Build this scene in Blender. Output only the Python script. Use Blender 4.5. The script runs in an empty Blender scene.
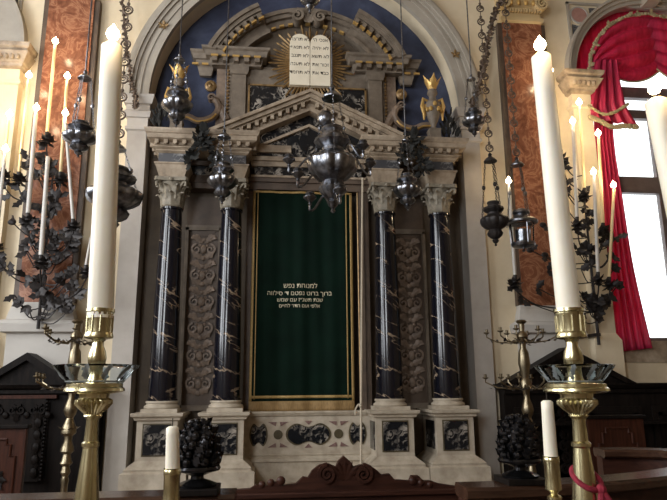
import bpy, bmesh, math, random
from mathutils import Vector, Matrix
random.seed(7)
PI = math.pi
sc = bpy.context.scene
COL = sc.collection

# ------------------------------------------------------------------ camera
YAW, PITCH, ROLL, FPX = math.radians(6.174), math.radians(12.5615), math.radians(-0.4414), 614.0
EYE = Vector((0, 0, 1.9))
cy, sy, cp, sp = math.cos(YAW), math.sin(YAW), math.cos(PITCH), math.sin(PITCH)
FW = Vector((sy*cp, cy*cp, sp)); R0 = Vector((cy, -sy, 0)); U0 = R0.cross(FW)
RT = R0*math.cos(ROLL) + U0*math.sin(ROLL); UP = -R0*math.sin(ROLL) + U0*math.cos(ROLL)
cam = bpy.data.cameras.new('camera'); camo = bpy.data.objects.new('camera', cam); COL.objects.link(camo)
cam.sensor_fit = 'HORIZONTAL'; cam.sensor_width = 36.0; cam.lens = FPX/667*36.0; cam.clip_start = 0.05
camo.matrix_world = Matrix(((RT.x, UP.x, -FW.x, EYE.x), (RT.y, UP.y, -FW.y, EYE.y), (RT.z, UP.z, -FW.z, EYE.z), (0, 0, 0, 1)))
sc.camera = camo

def at(px, py, Y):
    """where the ray of a photo pixel meets the vertical plane at distance Y"""
    d = RT*((px-333.5)/FPX) - UP*((py-250)/FPX) + FW
    return EYE + d*(Y/d.y)

# ------------------------------------------------------------------ mesh builder
class MB:
    def __init__(s): s.v = []; s.f = []
    def add(s, vs, fs):
        o = len(s.v); s.v += [Vector(v) for v in vs]; s.f += [tuple(i+o for i in f) for f in fs]; return s
    def box(s, x0, x1, y0, y1, z0, z1):
        v = [(x0,y0,z0),(x1,y0,z0),(x1,y1,z0),(x0,y1,z0),(x0,y0,z1),(x1,y0,z1),(x1,y1,z1),(x0,y1,z1)]
        return s.add(v, [(3,2,1,0),(4,5,6,7),(0,1,5,4),(1,2,6,5),(2,3,7,6),(3,0,4,7)])
    def stack(s, x0, x1, y0, y1, prof):
        """rectangular block moulded in height: prof = [(z, outward offset)]"""
        v = []
        for z, o in prof: v += [(x0-o,y0-o,z),(x1+o,y0-o,z),(x1+o,y1+o,z),(x0-o,y1+o,z)]
        f = [(3,2,1,0)]
        for i in range(len(prof)-1):
            for k in range(4):
                a = i*4+k; b = i*4+(k+1) % 4; f.append((a, b, b+4, a+4))
        n = len(prof)*4; f.append((n-4,n-3,n-2,n-1)); return s.add(v, f)
    def lathe(s, prof, c=(0,0,0), seg=24, mod=None, axis=None):
        c = Vector(c); v = []; f = []
        for i, (r, z) in enumerate(prof):
            for k in range(seg):
                t = 2*PI*k/seg; rr = r*(mod(i, t) if mod else 1)
                p = Vector((rr*math.cos(t), rr*math.sin(t), z))
                v.append(c + (axis @ p if axis else p))
        for i in range(len(prof)-1):
            for k in range(seg):
                a = i*seg+k; b = i*seg+(k+1) % seg; f.append((a, b, b+seg, a+seg))
        f.append(tuple(reversed(range(seg)))); n = len(prof)*seg; f.append(tuple(range(n-seg, n)))
        return s.add(v, f)
    def tube(s, pts, r, seg=8):
        pts = [Vector(p) for p in pts]; n = len(pts)
        rs = r if isinstance(r, (list, tuple)) else [r]*n
        d0 = (pts[1]-pts[0]).normalized(); ref = Vector((0,0,1)) if abs(d0.z) < .9 else Vector((1,0,0))
        u = d0.cross(ref).normalized(); v = []; f = []
        for i in range(n):
            d = (pts[min(i+1,n-1)]-pts[max(i-1,0)])
            d = d.normalized() if d.length > 1e-9 else d0
            u = u - d*u.dot(d); u = u.normalized() if u.length > 1e-6 else d.orthogonal().normalized()
            w = d.cross(u)
            for k in range(seg):
                t = 2*PI*k/seg; v.append(pts[i] + (u*math.cos(t) + w*math.sin(t))*rs[i])
        for i in range(n-1):
            for k in range(seg):
                a = i*seg+k; b = i*seg+(k+1) % seg; f.append((a, b, b+seg, a+seg))
        f.append(tuple(reversed(range(seg)))); f.append(tuple(range((n-1)*seg, n*seg)))
        return s.add(v, f)
    def ball(s, c, r, sx=1, sy=1, sz=1, seg=10, rings=6):
        c = Vector(c); v = [c+Vector((0,0,-r*sz))]; f = []
        for i in range(1, rings):
            a = -PI/2 + PI*i/rings
            for k in range(seg):
                t = 2*PI*k/seg
                v.append(c + Vector((r*sx*math.cos(a)*math.cos(t), r*sy*math.cos(a)*math.sin(t), r*sz*math.sin(a))))
        v.append(c+Vector((0,0,r*sz))); L = len(v)-1
        for k in range(seg):
            k2 = (k+1) % seg
            f.append((0, 1+k2, 1+k)); f.append((L, L-seg+k, L-seg+k2))
            for i in range(rings-2):
                a = 1+i*seg; f.append((a+k, a+k2, a+seg+k2, a+seg+k))
        return s.add(v, f)
    def prism(s, poly, y0, y1):
        """outline in x,z pushed from y0 (front) to y1"""
        n = len(poly); v = [(x, y0, z) for x, z in poly] + [(x, y1, z) for x, z in poly]
        f = [tuple(range(n)), tuple(reversed(range(n, 2*n)))]
        for i in range(n):
            j = (i+1) % n; f.append((j, i, i+n, j+n))
        return s.add(v, f)
    def arc(s, cx, cz, r0, r1, a0, a1, y0, y1, n=32):
        """ring sector in the x,z plane from y0 to y1; angles in degrees"""
        v = []; f = []
        for i in range(n+1):
            a = math.radians(a0+(a1-a0)*i/n); c_, s_ = math.cos(a), math.sin(a)
            v += [(cx+r0*c_,y0,cz+r0*s_),(cx+r1*c_,y0,cz+r1*s_),(cx+r1*c_,y1,cz+r1*s_),(cx+r0*c_,y1,cz+r0*s_)]
        for i in range(n):
            for k in range(4):
                a = i*4+k; b = i*4+(k+1) % 4; f.append((a, a+4, b+4, b))
        f.append((0,1,2,3)); f.append((4*n+3,4*n+2,4*n+1,4*n)); return s.add(v, f)
    def torus(s, c, R, r, axis=None, seg=12, ring=5):
        c = Vector(c); v = []; f = []
        for i in range(seg):
            a = 2*PI*i/seg
            for k in range(ring):
                b = 2*PI*k/ring
                p = Vector(((R+r*math.cos(b))*math.cos(a), (R+r*math.cos(b))*math.sin(a), r*math.sin(b)))
                v.append(c + (axis @ p if axis else p))
        for i in range(seg):
            for k in range(ring):
                f.append((i*ring+k, ((i+1) % seg)*ring+k, ((i+1) % seg)*ring+(k+1) % ring, i*ring+(k+1) % ring))
        return s.add(v, f)
    def leaf(s, c, d, n, L, W, T=.12, bend=.25):
        """a thick little lobed leaf starting at c, growing along d, facing n"""
        c = Vector(c); d = Vector(d).normalized(); n = Vector(n); n = (n-d*n.dot(d))
        n = n.normalized() if n.length > 1e-6 else d.orthogonal().normalized()
        w = d.cross(n)
        o = [(0,.12,0),(.25,.42,0),(.4,.3,.05),(.62,.5,.1),(.72,.28,.25),(1,.0,.6),(.72,-.28,.25),(.62,-.5,.1),(.4,-.3,.05),(.25,-.42,0),(0,-.12,0)]
        v = [c + d*(L*a) + w*(W*b) + n*(L*bend*k) for a, b, k in o]
        m1 = c+d*(.45*L)+n*(T*W+L*bend*.05); m2 = c+d*(.45*L)-n*(T*W*.6)
        N = len(o); v += [m1, m2]; f = []
        for i in range(N):
            j = (i+1) % N; f.append((i, j, N)); f.append((j, i, N+1))
        return s.add(v, f)
    def flower(s, c, n, R, k=5):
        c = Vector(c); n = Vector(n).normalized(); u = n.orthogonal().normalized(); w = n.cross(u); ph = random.random()*6
        for i in range(k):
            t = ph+2*PI*i/k; s.leaf(c, u*math.cos(t)+w*math.sin(t)+n*.3, n, R, R*.9)
        return s.ball(c+n*R*.1, R*.3, seg=6, rings=4)
    def spiral(s, c, r0, r1, turns, a0, w, y0, y1, sgn=1, n=40):
        """flat scroll band in x,z"""
        v = []; f = []
        for i in range(n+1):
            t = i/n; a = a0 + sgn*turns*2*PI*t; r = r0+(r1-r0)*t; ww = w*(1-.55*t)
            ca, sa = math.cos(a), math.sin(a)
            v += [(c[0]+(r-ww)*ca,y0,c[1]+(r-ww)*sa),(c[0]+r*ca,y0,c[1]+r*sa),(c[0]+r*ca,y1,c[1]+r*sa),(c[0]+(r-ww)*ca,y1,c[1]+(r-ww)*sa)]
        for i in range(n):
            for k in range(4):
                a = i*4+k; b = i*4+(k+1) % 4; f.append((a, a+4, b+4, b))
        f.append((0,1,2,3)); f.append((4*n+3,4*n+2,4*n+1,4*n)); return s.add(v, f)
    def grid(s, fn, nu, nv):
        v = [fn(i/nu, j/nv) for j in range(nv+1) for i in range(nu+1)]; f = []
        for j in range(nv):
            for i in range(nu):
                a = j*(nu+1)+i; f.append((a, a+1, a+nu+2, a+nu+1))
        return s.add(v, f)
    def moved(s, M): s.v = [M @ p for p in s.v]; return s

ORG = {}
def fin(me, smooth=40):
    bm = bmesh.new(); bm.from_mesh(me); bmesh.ops.recalc_face_normals(bm, faces=bm.faces); bm.to_mesh(me); bm.free()
    if smooth:
        for p in me.polygons: p.use_smooth = True
        me.set_sharp_from_angle(angle=math.radians(smooth))
def obj(name, mb, mat, parent=None, smooth=32, solid=0, bevel=0):
    """one mesh object; points are world coordinates"""
    org = ORG.get(parent, Vector((0,0,0)))
    if parent is None or True:
        lo = Vector([min(v[i] for v in mb.v) for i in range(3)]); hi = Vector([max(v[i] for v in mb.v) for i in range(3)])
        base = Vector(((lo.x+hi.x)/2, (lo.y+hi.y)/2, lo.z))
    me = bpy.data.meshes.new(name); me.from_pydata([v-base for v in mb.v], [], mb.f); me.update()
    if not solid: fin(me, smooth)
    elif smooth:
        for p in me.polygons: p.use_smooth = True
    o = bpy.data.objects.new(name, me); COL.objects.link(o); me.materials.append(MT[mat])
    o.location = base-org; ORG[o] = base
    if parent: o.parent = parent
    if solid:
        m = o.modifiers.new('thickness', 'SOLIDIFY'); m.thickness = solid; m.offset = 0
    if bevel:
        m = o.modifiers.new('bevel', 'BEVEL'); m.width = bevel; m.segments = 2; m.limit_method = 'ANGLE'
    return o
def thing(name, label, cat, loc, group=None):
    o = bpy.data.objects.new(name, None); COL.objects.link(o); o.location = loc; o.empty_display_size = .1
    ORG[o] = Vector(loc); return tag(o, label, cat, group)
def tag(o, label, cat, group=None):
    o['label'] = label; o['category'] = cat
    if group: o['group'] = group
    return o
def struct(name, mb, mat, parent=None, **k):
    o = obj(name, mb, mat, parent, **k)
    if not parent: o['kind'] = 'structure'
    return o

# ------------------------------------------------------------------ materials
MT = {}
def nodes(name):
    m = bpy.data.materials.new(name); m.use_nodes = True; nt = m.node_tree
    MT[name] = m; return m, nt, nt.nodes['Principled BSDF']
def L(nt, a, ao, b, bi): nt.links.new(a.outputs[ao], b.inputs[bi])
def ramp(nt, stops):
    r = nt.nodes.new('ShaderNodeValToRGB'); e = r.color_ramp.elements
    while len(e) < len(stops): e.new(.5)
    for el, (p, c) in zip(e, stops): el.position = p; el.color = (*c, 1)
    return r
def noise(nt, scale, detail=4, rough=.6, dist=0, vec=None):
    n = nt.nodes.new('ShaderNodeTexNoise'); n.inputs['Scale'].default_value = scale; n.inputs['Detail'].default_value = detail
    n.inputs['Roughness'].default_value = rough; n.inputs['Distortion'].default_value = dist
    if vec: nt.links.new(vec, n.inputs['Vector'])
    return n
def coord(nt, scale=(1,1,1), rot=(0,0,0)):
    t = nt.nodes.new('ShaderNodeTexCoord'); m = nt.nodes.new('ShaderNodeMapping')
    m.inputs['Scale'].default_value = scale; m.inputs['Rotation'].default_value = rot
    L(nt, t, 'Object', m, 'Vector'); return m.outputs['Vector']
def simple(name, stops, scale=6, rough=.6, metal=0, bump=0, bscale=None, detail=5, dist=0, vscale=(1,1,1), rot=(0,0,0), **kw):
    m, nt, b = nodes(name); vec = coord(nt, vscale, rot)
    n = noise(nt, scale, detail, .6, dist, vec); r = ramp(nt, stops); L(nt, n, 'Fac', r, 'Fac'); L(nt, r, 'Color', b, 'Base Color')
    b.inputs['Roughness'].default_value = rough; b.inputs['Metallic'].default_value = metal
    for k, v in kw.items(): b.inputs[k.replace('_', ' ')].default_value = v
    if bump:
        n2 = noise(nt, bscale or scale*3, 4, .6, 0, vec); bp = nt.nodes.new('ShaderNodeBump'); bp.inputs['Strength'].default_value = bump
        bp.inputs['Distance'].default_value = .01; L(nt, n2, 'Fac', bp, 'Height'); L(nt, bp, 'Normal', b, 'Normal')
    return m
def veined(name, base, veins, scale, width, rough, tex=False, vscale=(1,1,1), rot=(0,0,0), dist=1.2, lo=.46, hi=.6):
    """polished stone: distance from a noise contour gives thin veins"""
    m, nt, b = nodes(name); vec = coord(nt, vscale, rot)
    if tex: vec.node.vector_type = 'TEXTURE'
    n = noise(nt, scale, 6, .55, dist, vec)
    s = nt.nodes.new('ShaderNodeMath'); s.operation = 'SUBTRACT'; s.inputs[1].default_value = .5; L(nt, n, 'Fac', s, 0)
    a = nt.nodes.new('ShaderNodeMath'); a.operation = 'ABSOLUTE'; L(nt, s, 0, a, 0)
    r = ramp(nt, [(0, veins), (width*.45, veins), (width, base)]); L(nt, a, 0, r, 'Fac')
    n2 = noise(nt, scale*.6, 3, .5, 0, vec); r2 = ramp(nt, [(lo, (0,0,0)), (hi, (1,1,1))]); L(nt, n2, 'Fac', r2, 'Fac')
    mx = nt.nodes.new('ShaderNodeMix'); mx.data_type = 'RGBA'; L(nt, r2, 'Color', mx, 'Factor'); mx.inputs[6].default_value = (*base, 1); L(nt, r, 'Color', mx, 7)
    nt.links.new(mx.outputs[2], b.inputs['Base Color']); b.inputs['Roughness'].default_value = rough
    return m
simple('stucco', [(.3,(.63,.52,.35)),(.7,(.74,.63,.45))], 2.2, .85, bump=.15, bscale=30)
simple('ochre_stucco', [(.3,(.50,.36,.17)),(.7,(.60,.45,.24))], 2.2, .85, bump=.15, bscale=30)
simple('plaster_grey', [(.3,(.44,.41,.37)),(.7,(.55,.52,.47))], 1.6, .8, bump=.1, bscale=25)
simple('arch_stone', [(.3,(.32,.28,.225)),(.7,(.42,.375,.31))], 2.5, .75, bump=.15, bscale=22)
simple('pier_stone', [(.3,(.36,.32,.275)),(.7,(.47,.43,.38))], 2.5, .7, bump=.1, bscale=22)
simple('cream_stone', [(.3,(.19,.142,.095)),(.5,(.32,.248,.172)),(.72,(.46,.372,.272))], 7, .6, bump=.12, bscale=40)
simple('pedestal_stone', [(.3,(.33,.27,.20)),(.5,(.44,.375,.285)),(.72,(.54,.47,.37))], 7, .6, bump=.12, bscale=40)
simple('capital_stone', [(.3,(.11,.095,.068)),(.7,(.31,.265,.195))], 16, .6, bump=.2, bscale=50)
simple('grey_stone', [(.3,(.115,.09,.065)),(.7,(.23,.185,.138))], 6, .65, bump=.15, bscale=40)
simple('brown_stone', [(.3,(.06,.04,.028)),(.7,(.12,.082,.055))], 5, .55, bump=.2, bscale=35)
simple('carved_stone', [(.3,(.13,.095,.07)),(.7,(.30,.22,.16))], 9, .5, bump=.3, bscale=60)
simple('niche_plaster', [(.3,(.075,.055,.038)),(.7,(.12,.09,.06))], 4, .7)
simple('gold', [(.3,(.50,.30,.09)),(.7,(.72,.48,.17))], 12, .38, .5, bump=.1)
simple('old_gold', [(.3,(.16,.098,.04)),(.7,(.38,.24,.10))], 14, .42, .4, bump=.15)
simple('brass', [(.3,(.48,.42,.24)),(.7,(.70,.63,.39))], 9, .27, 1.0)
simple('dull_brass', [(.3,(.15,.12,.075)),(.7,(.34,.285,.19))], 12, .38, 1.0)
simple('silver', [(.3,(.08,.082,.09)),(.7,(.36,.37,.40))], 14, .3, 1.0, bump=.1, bscale=40)
simple('iron', [(.3,(.014,.012,.012)),(.7,(.042,.035,.032))], 16, .5, .4)
simple('rusty_iron', [(.3,(.06,.042,.03)),(.7,(.17,.12,.085))], 20, .65, .35)
simple('bronze', [(.3,(.012,.012,.014)),(.7,(.05,.048,.05))], 14, .2, .85)
simple('branch_green', [(.3,(.007,.007,.006)),(.7,(.018,.018,.015))], 16, .85)
simple('wax', [(.3,(.78,.72,.58)),(.7,(.86,.81,.69))], 4, .45, Subsurface_Weight=.25, Subsurface_Radius=(.03,.02,.01))
simple('yellow_wax', [(.3,(.74,.55,.28)),(.7,(.82,.66,.38))], 4, .45, Subsurface_Weight=.2, Subsurface_Radius=(.02,.012,.006))
simple('grey_wax', [(.3,(.50,.47,.42)),(.7,(.60,.57,.52))], 4, .45, Subsurface_Weight=.2, Subsurface_Radius=(.02,.012,.006))
simple('wick', [(.3,(.02,.015,.01)),(.7,(.04,.03,.02))], 9, .9)
simple('dark_wood', [(.35,(.005,.004,.0035)),(.65,(.013,.0095,.008))], 5, .5, bump=.06, vscale=(6,6,.6), Specular_IOR_Level=.09)
simple('red_wood', [(.35,(.028,.009,.005)),(.65,(.06,.019,.010))], 5, .42, bump=.06, vscale=(8,8,.7), Specular_IOR_Level=.2)
simple('bench_wood', [(.35,(.026,.010,.007)),(.65,(.055,.021,.013))], 4, .4, bump=.06, vscale=(.7,8,8), Specular_IOR_Level=.2)
simple('rail_wood', [(.35,(.028,.013,.008)),(.65,(.065,.031,.018))], 4, .2, bump=.04, vscale=(.8,6,6))
simple('velvet', [(.3,(.0010,.0062,.0034)),(.7,(.0022,.0125,.007))], 3, .85, Specular_IOR_Level=.12, Sheen_Weight=.10, Sheen_Roughness=.4, Sheen_Tint=(.1,.55,.3,1))
simple('gilt_braid', [(.3,(.30,.19,.06)),(.7,(.50,.34,.13))], 60, .55, .3)
simple('fringe_gold', [(.35,(.20,.12,.045)),(.65,(.36,.23,.09))], 40, .7, .1, vscale=(6,6,.4))
simple('thread', [(.3,(.55,.48,.32)),(.7,(.68,.60,.42))], 30, .6)
simple('tablet_stone', [(.3,(.72,.64,.48)),(.7,(.82,.74,.58))], 5, .6)
simple('ink', [(.3,(.03,.022,.015)),(.7,(.06,.045,.03))], 5, .8)
simple('rope', [(.3,(.42,.36,.27)),(.7,(.58,.50,.38))], 60, .9)
simple('red_rope', [(.3,(.18,.008,.022)),(.7,(.30,.018,.04))], 60, .85)
simple('window_frame', [(.3,(.10,.075,.07)),(.7,(.16,.125,.115))], 6, .5)
simple('floor_stone', [(.3,(.16,.12,.09)),(.7,(.28,.22,.17))], 3, .4)
simple('side_plaster', [(.3,(.22,.16,.10)),(.7,(.30,.22,.14))], 2, .9)
simple('ceiling_plaster', [(.3,(.24,.18,.12)),(.7,(.30,.23,.16))], 2, .9)
simple('wall_rose', [(.3,(.34,.17,.14)),(.7,(.45,.25,.20))], 14, .4)
simple('trim_braid', [(.3,(.26,.20,.10)),(.7,(.46,.38,.22))], 50, .7)
veined('black_marble', (.006,.006,.010), (.42,.31,.21), 1.5, .014, .15, tex=True, rot=(.25,.5,.2), vscale=(1.3,1.3,.30), dist=.5, lo=.43, hi=.55)
veined('breccia', (.010,.011,.013), (.36,.32,.27), 8, .07, .2, dist=1.5)
veined('grey_breccia', (.055,.055,.06), (.22,.21,.20), 7, .06, .3, dist=1.5)
simple('rose_inlay', [(.35,(.13,.065,.055)),(.65,(.26,.17,.15))], 18, .35)
simple('green_inlay', [(.3,(.045,.034,.014)),(.7,(.09,.066,.028))], 18, .5)
# red marble with curling figure
m, nt, b = nodes('red_marble'); vec = coord(nt, (1,1,1))
n = noise(nt, 3.2, 5, .6, 2.6, vec); r = ramp(nt, [(.32,(.14,.05,.026)),(.48,(.24,.092,.048)),(.55,(.36,.17,.095)),(.62,(.21,.078,.04))]); L(nt, n, 'Fac', r, 'Fac'); L(nt, r, 'Color', b, 'Base Color')
b.inputs['Roughness'].default_value = .22
# blue vault scattered with small stars
m, nt, b = nodes('blue_stars'); vec = coord(nt)
n = noise(nt, 2.2, 4, .6, .4, vec); r = ramp(nt, [(.35,(.022,.027,.055)),(.55,(.04,.05,.092)),(.75,(.075,.092,.15))]); L(nt, n, 'Fac', r, 'Fac')
vo = nt.nodes.new('ShaderNodeTexVoronoi'); vo.inputs['Scale'].default_value = 4.2; vo.inputs['Randomness'].default_value = .55; nt.links.new(vec, vo.inputs['Vector'])
r2 = ramp(nt, [(.10,(1,1,1)),(.14,(0,0,0))]); L(nt, vo, 'Distance', r2, 'Fac')
mx = nt.nodes.new('ShaderNodeMix'); mx.data_type = 'RGBA'; L(nt, r2, 'Color', mx, 'Factor'); L(nt, r, 'Color', mx, 6); mx.inputs[7].default_value = (.07,.055,.04,1)
nt.links.new(mx.outputs[2], b.inputs['Base Color']); b.inputs['Roughness'].default_value = .8
# red silk, lets some daylight through
m, nt, b = nodes('red_silk'); vec = coord(nt, (9,9,.5))
n = noise(nt, 2, 3, .5, 0, vec); r = ramp(nt, [(.3,(.46,.016,.06)),(.7,(.68,.04,.12))]); L(nt, n, 'Fac', r, 'Fac'); L(nt, r, 'Color', b, 'Base Color')
b.inputs['Roughness'].default_value = .5
tr = nt.nodes.new('ShaderNodeBsdfTranslucent'); L(nt, r, 'Color', tr, 'Color'); ms = nt.nodes.new('ShaderNodeMixShader'); ms.inputs[0].default_value = .38
out = nt.nodes['Material Output']; L(nt, b, 'BSDF', ms, 1); L(nt, tr, 'BSDF', ms, 2); L(nt, ms, 0, out, 'Surface')
# thin glass
def glass(name, tint, gloss):
    m, nt, b = nodes(name); t = nt.nodes.new('ShaderNodeBsdfTransparent'); t.inputs[0].default_value = (*tint, 1)
    g = nt.nodes.new('ShaderNodeBsdfGlossy'); g.inputs['Roughness'].default_value = .05
    fr = nt.nodes.new('ShaderNodeFresnel'); fr.inputs[0].default_value = gloss
    ms = nt.nodes.new('ShaderNodeMixShader'); L(nt, fr, 0, ms, 0); L(nt, t, 0, ms, 1); L(nt, g, 0, ms, 2)
    L(nt, ms, 0, nt.nodes['Material Output'], 'Surface')
glass('pane_glass', (.97,.98,.98), 1.2)
glass('dish_glass', (.95,.97,.97), 1.12)
simple('etched_glass', [(.3,(.16,.19,.19)),(.7,(.34,.37,.38))], 20, .3, Alpha=.8)
m, nt, b = nodes('flame'); e = nt.nodes.new('ShaderNodeEmission'); e.inputs[0].default_value = (1,.80,.50,1); e.inputs[1].default_value = 30
L(nt, e, 0, nt.nodes['Material Output'], 'Surface')

# ------------------------------------------------------------------ the room
AX = .54                                   # axis of the ark
X0, X1, YB, YF, ZT = -6.9, 8.0, -3.2, 8.25, 10.2
def wall_plane(u0, u1, v0, v1, holes, thick, place):
    """flat wall with openings; place(u, v, depth) -> point"""
    bm = bmesh.new(); es = []
    for loop in [[(u0,v0),(u1,v0),(u1,v1),(u0,v1)]] + holes:
        vs = [bm.verts.new((u, v, 0)) for u, v in loop]
        es += [bm.edges.new((vs[i], vs[(i+1) % len(vs)])) for i in range(len(vs))]
    bmesh.ops.triangle_fill(bm, edges=es, use_beauty=True)
    g = bmesh.ops.extrude_face_region(bm, geom=bm.faces[:])
    bmesh.ops.translate(bm, verts=[e for e in g['geom'] if isinstance(e, bmesh.types.BMVert)], vec=(0,0,thick))
    mb = MB(); bm.verts.index_update(); mb.add([place(*v.co) for v in bm.verts], [[v.index for v in f.verts] for f in bm.faces]); bm.free()
    return mb
def arch_loop(cx, cz, r, zb, n=32):
    return [(cx-r, zb), (cx+r, zb)] + [(cx+r*math.cos(PI*i/n), cz+r*math.sin(PI*i/n)) for i in range(n+1)]
WR, WL, WZ, WRAD = 6.0, 2*AX-6.0, 6.52, 1.36
AZ, AR = 5.88, 2.25
struct('wall_ark', wall_plane(X0, X1, 0, ZT, [arch_loop(AX, AZ, AR, .02), arch_loop(WR, WZ, WRAD, 2.42), arch_loop(WL, WZ, WRAD, 2.42)], .3,
       lambda u, v, d: Vector((u, YF+d, v))), 'stucco', smooth=0)
struct('wall_niche', MB().box(AX-2.6, AX+2.6, 8.56, 8.7, 0, 8.6), 'blue_stars', smooth=0)
struct('floor', MB().box(X0, X1, YB, 8.8, -.2, 0), 'floor_stone', smooth=0)
struct('ceiling', MB().box(X0-.3, X1+.3, YB-.3, 8.8, ZT, ZT+.2), 'ceiling_plaster', smooth=0)
side_holes = [[(a, 3.0), (a+2.4, 3.0), (a+2.4, 7.8), (a, 7.8)] for a in (-.2, 3.2)]
struct('wall_left', wall_plane(YB, 8.55, 0, ZT, side_holes, -.3, lambda u, v, d: Vector((X0+d, u, v))), 'side_plaster', smooth=0)
struct('wall_right', wall_plane(YB, 8.55, 0, ZT, [], .3, lambda u, v, d: Vector((X1+d, u, v))), 'side_plaster', smooth=0)
back_holes = [[(a, 3.4), (a+2.0, 3.4), (a+2.0, 7.8), (a, 7.8)] for a in (-4.9,)]
struct('wall_back', wall_plane(X0, X1, 0, ZT, back_holes, -.3, lambda u, v, d: Vector((u, YB+d, v))), 'side_plaster', smooth=0)

# arch over the ark: piers, imposts, archivolt
for s, x0, x1 in (('left', -1.96, -1.70), ('right', 2.78, 3.04)):
    struct('trim_pier_'+s, MB().stack(x0, x1, 8.14, 8.5, [(0,.06),(.5,.06),(.56,0),(5.36,0)]), 'pier_stone', smooth=0)
    struct('trim_impost_'+s, MB().stack(x0, x1, 8.14, 8.5, [(5.36,0),(5.38,.03),(5.42,.03),(5.43,.01),(5.55,.01),(5.56,.035),(5.64,.05),(5.66,.03),(5.74,.03),(5.75,.06),(5.85,.09),(5.88,.09)]), 'pier_stone', smooth=0)
a = MB().arc(AX, AZ, AR, 2.5, 0, 180, 8.16, 8.5, 64).arc(AX, AZ, 2.36, 2.40, 0, 180, 8.145, 8.2, 64)
for r0, r1, y in ((2.45,2.50,8.13),(2.50,2.56,8.10),(2.56,2.62,8.16)): a.arc(AX, AZ, r0, r1, 0, 180, y, 8.3, 64)
struct('trim_archivolt', a, 'arch_stone')
fl = MB()
for ang in (22, 50, 66, 114, 130, 152):
    t = math.radians(ang); c = (AX+2.38*math.cos(t), 8.14, AZ+2.38*math.sin(t))
    for k in range(5): fl.leaf(c, (math.cos(t+k*1.256), -.2, math.sin(t+k*1.256)), (0,-1,0), .085, .05)
    fl.ball((c[0], 8.14, c[2]), .022, seg=6, rings=4)
struct('trim_archivolt_rosettes', fl, 'old_gold')
# red marble pilasters
for s, x0, x1 in (('left', -3.16, -2.54), ('right', 3.52, 4.14)):
    struct('trim_pilaster_'+s, MB().box(x0, x1, 8.14, 8.26, 2.98, 7.36), 'red_marble', smooth=0)
    struct('trim_pilaster_frame_'+s, MB().box(x0-.07, x0, 8.16, 8.26, 2.98, 7.36).box(x1, x1+.07, 8.16, 8.26, 2.98, 7.36), 'brown_stone', smooth=0)
    struct('trim_pilaster_base_'+s, MB().stack(x0-.06, x1+.06, 8.12, 8.26, [(0,.02),(2.58,.02),(2.6,.10),(2.7,.12),(2.74,.10),(2.76,.04),(2.86,.02),(2.93,0),(2.98,0)]), 'plaster_grey', smooth=0)
    c = MB().stack(x0, x1, 8.13, 8.26, [(7.36,0),(7.38,.03),(7.44,.03),(7.45,0),(7.62,0),(7.64,.04),(7.85,.06)])
    for k in range(14): c.box(x0+.02+k*.044, x0+.045+k*.044, 8.07, 8.15, 7.52, 7.58)
    for q in (x0+.0, x1-.0):
        c.spiral((q, 7.66), .13, .02, 2.2, PI/2, .035, 8.03, 8.16, 1 if q == x1 else -1)
    struct('trim_pilaster_capital_'+s, c, 'ochre_stucco')
    g = MB()
    for k in range(4): g.ball((x0+.13+k*.12, 8.06, 7.67), .032, sz=1.4, seg=8)
    struct('trim_egg_row_'+s, g, 'gold')
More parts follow.
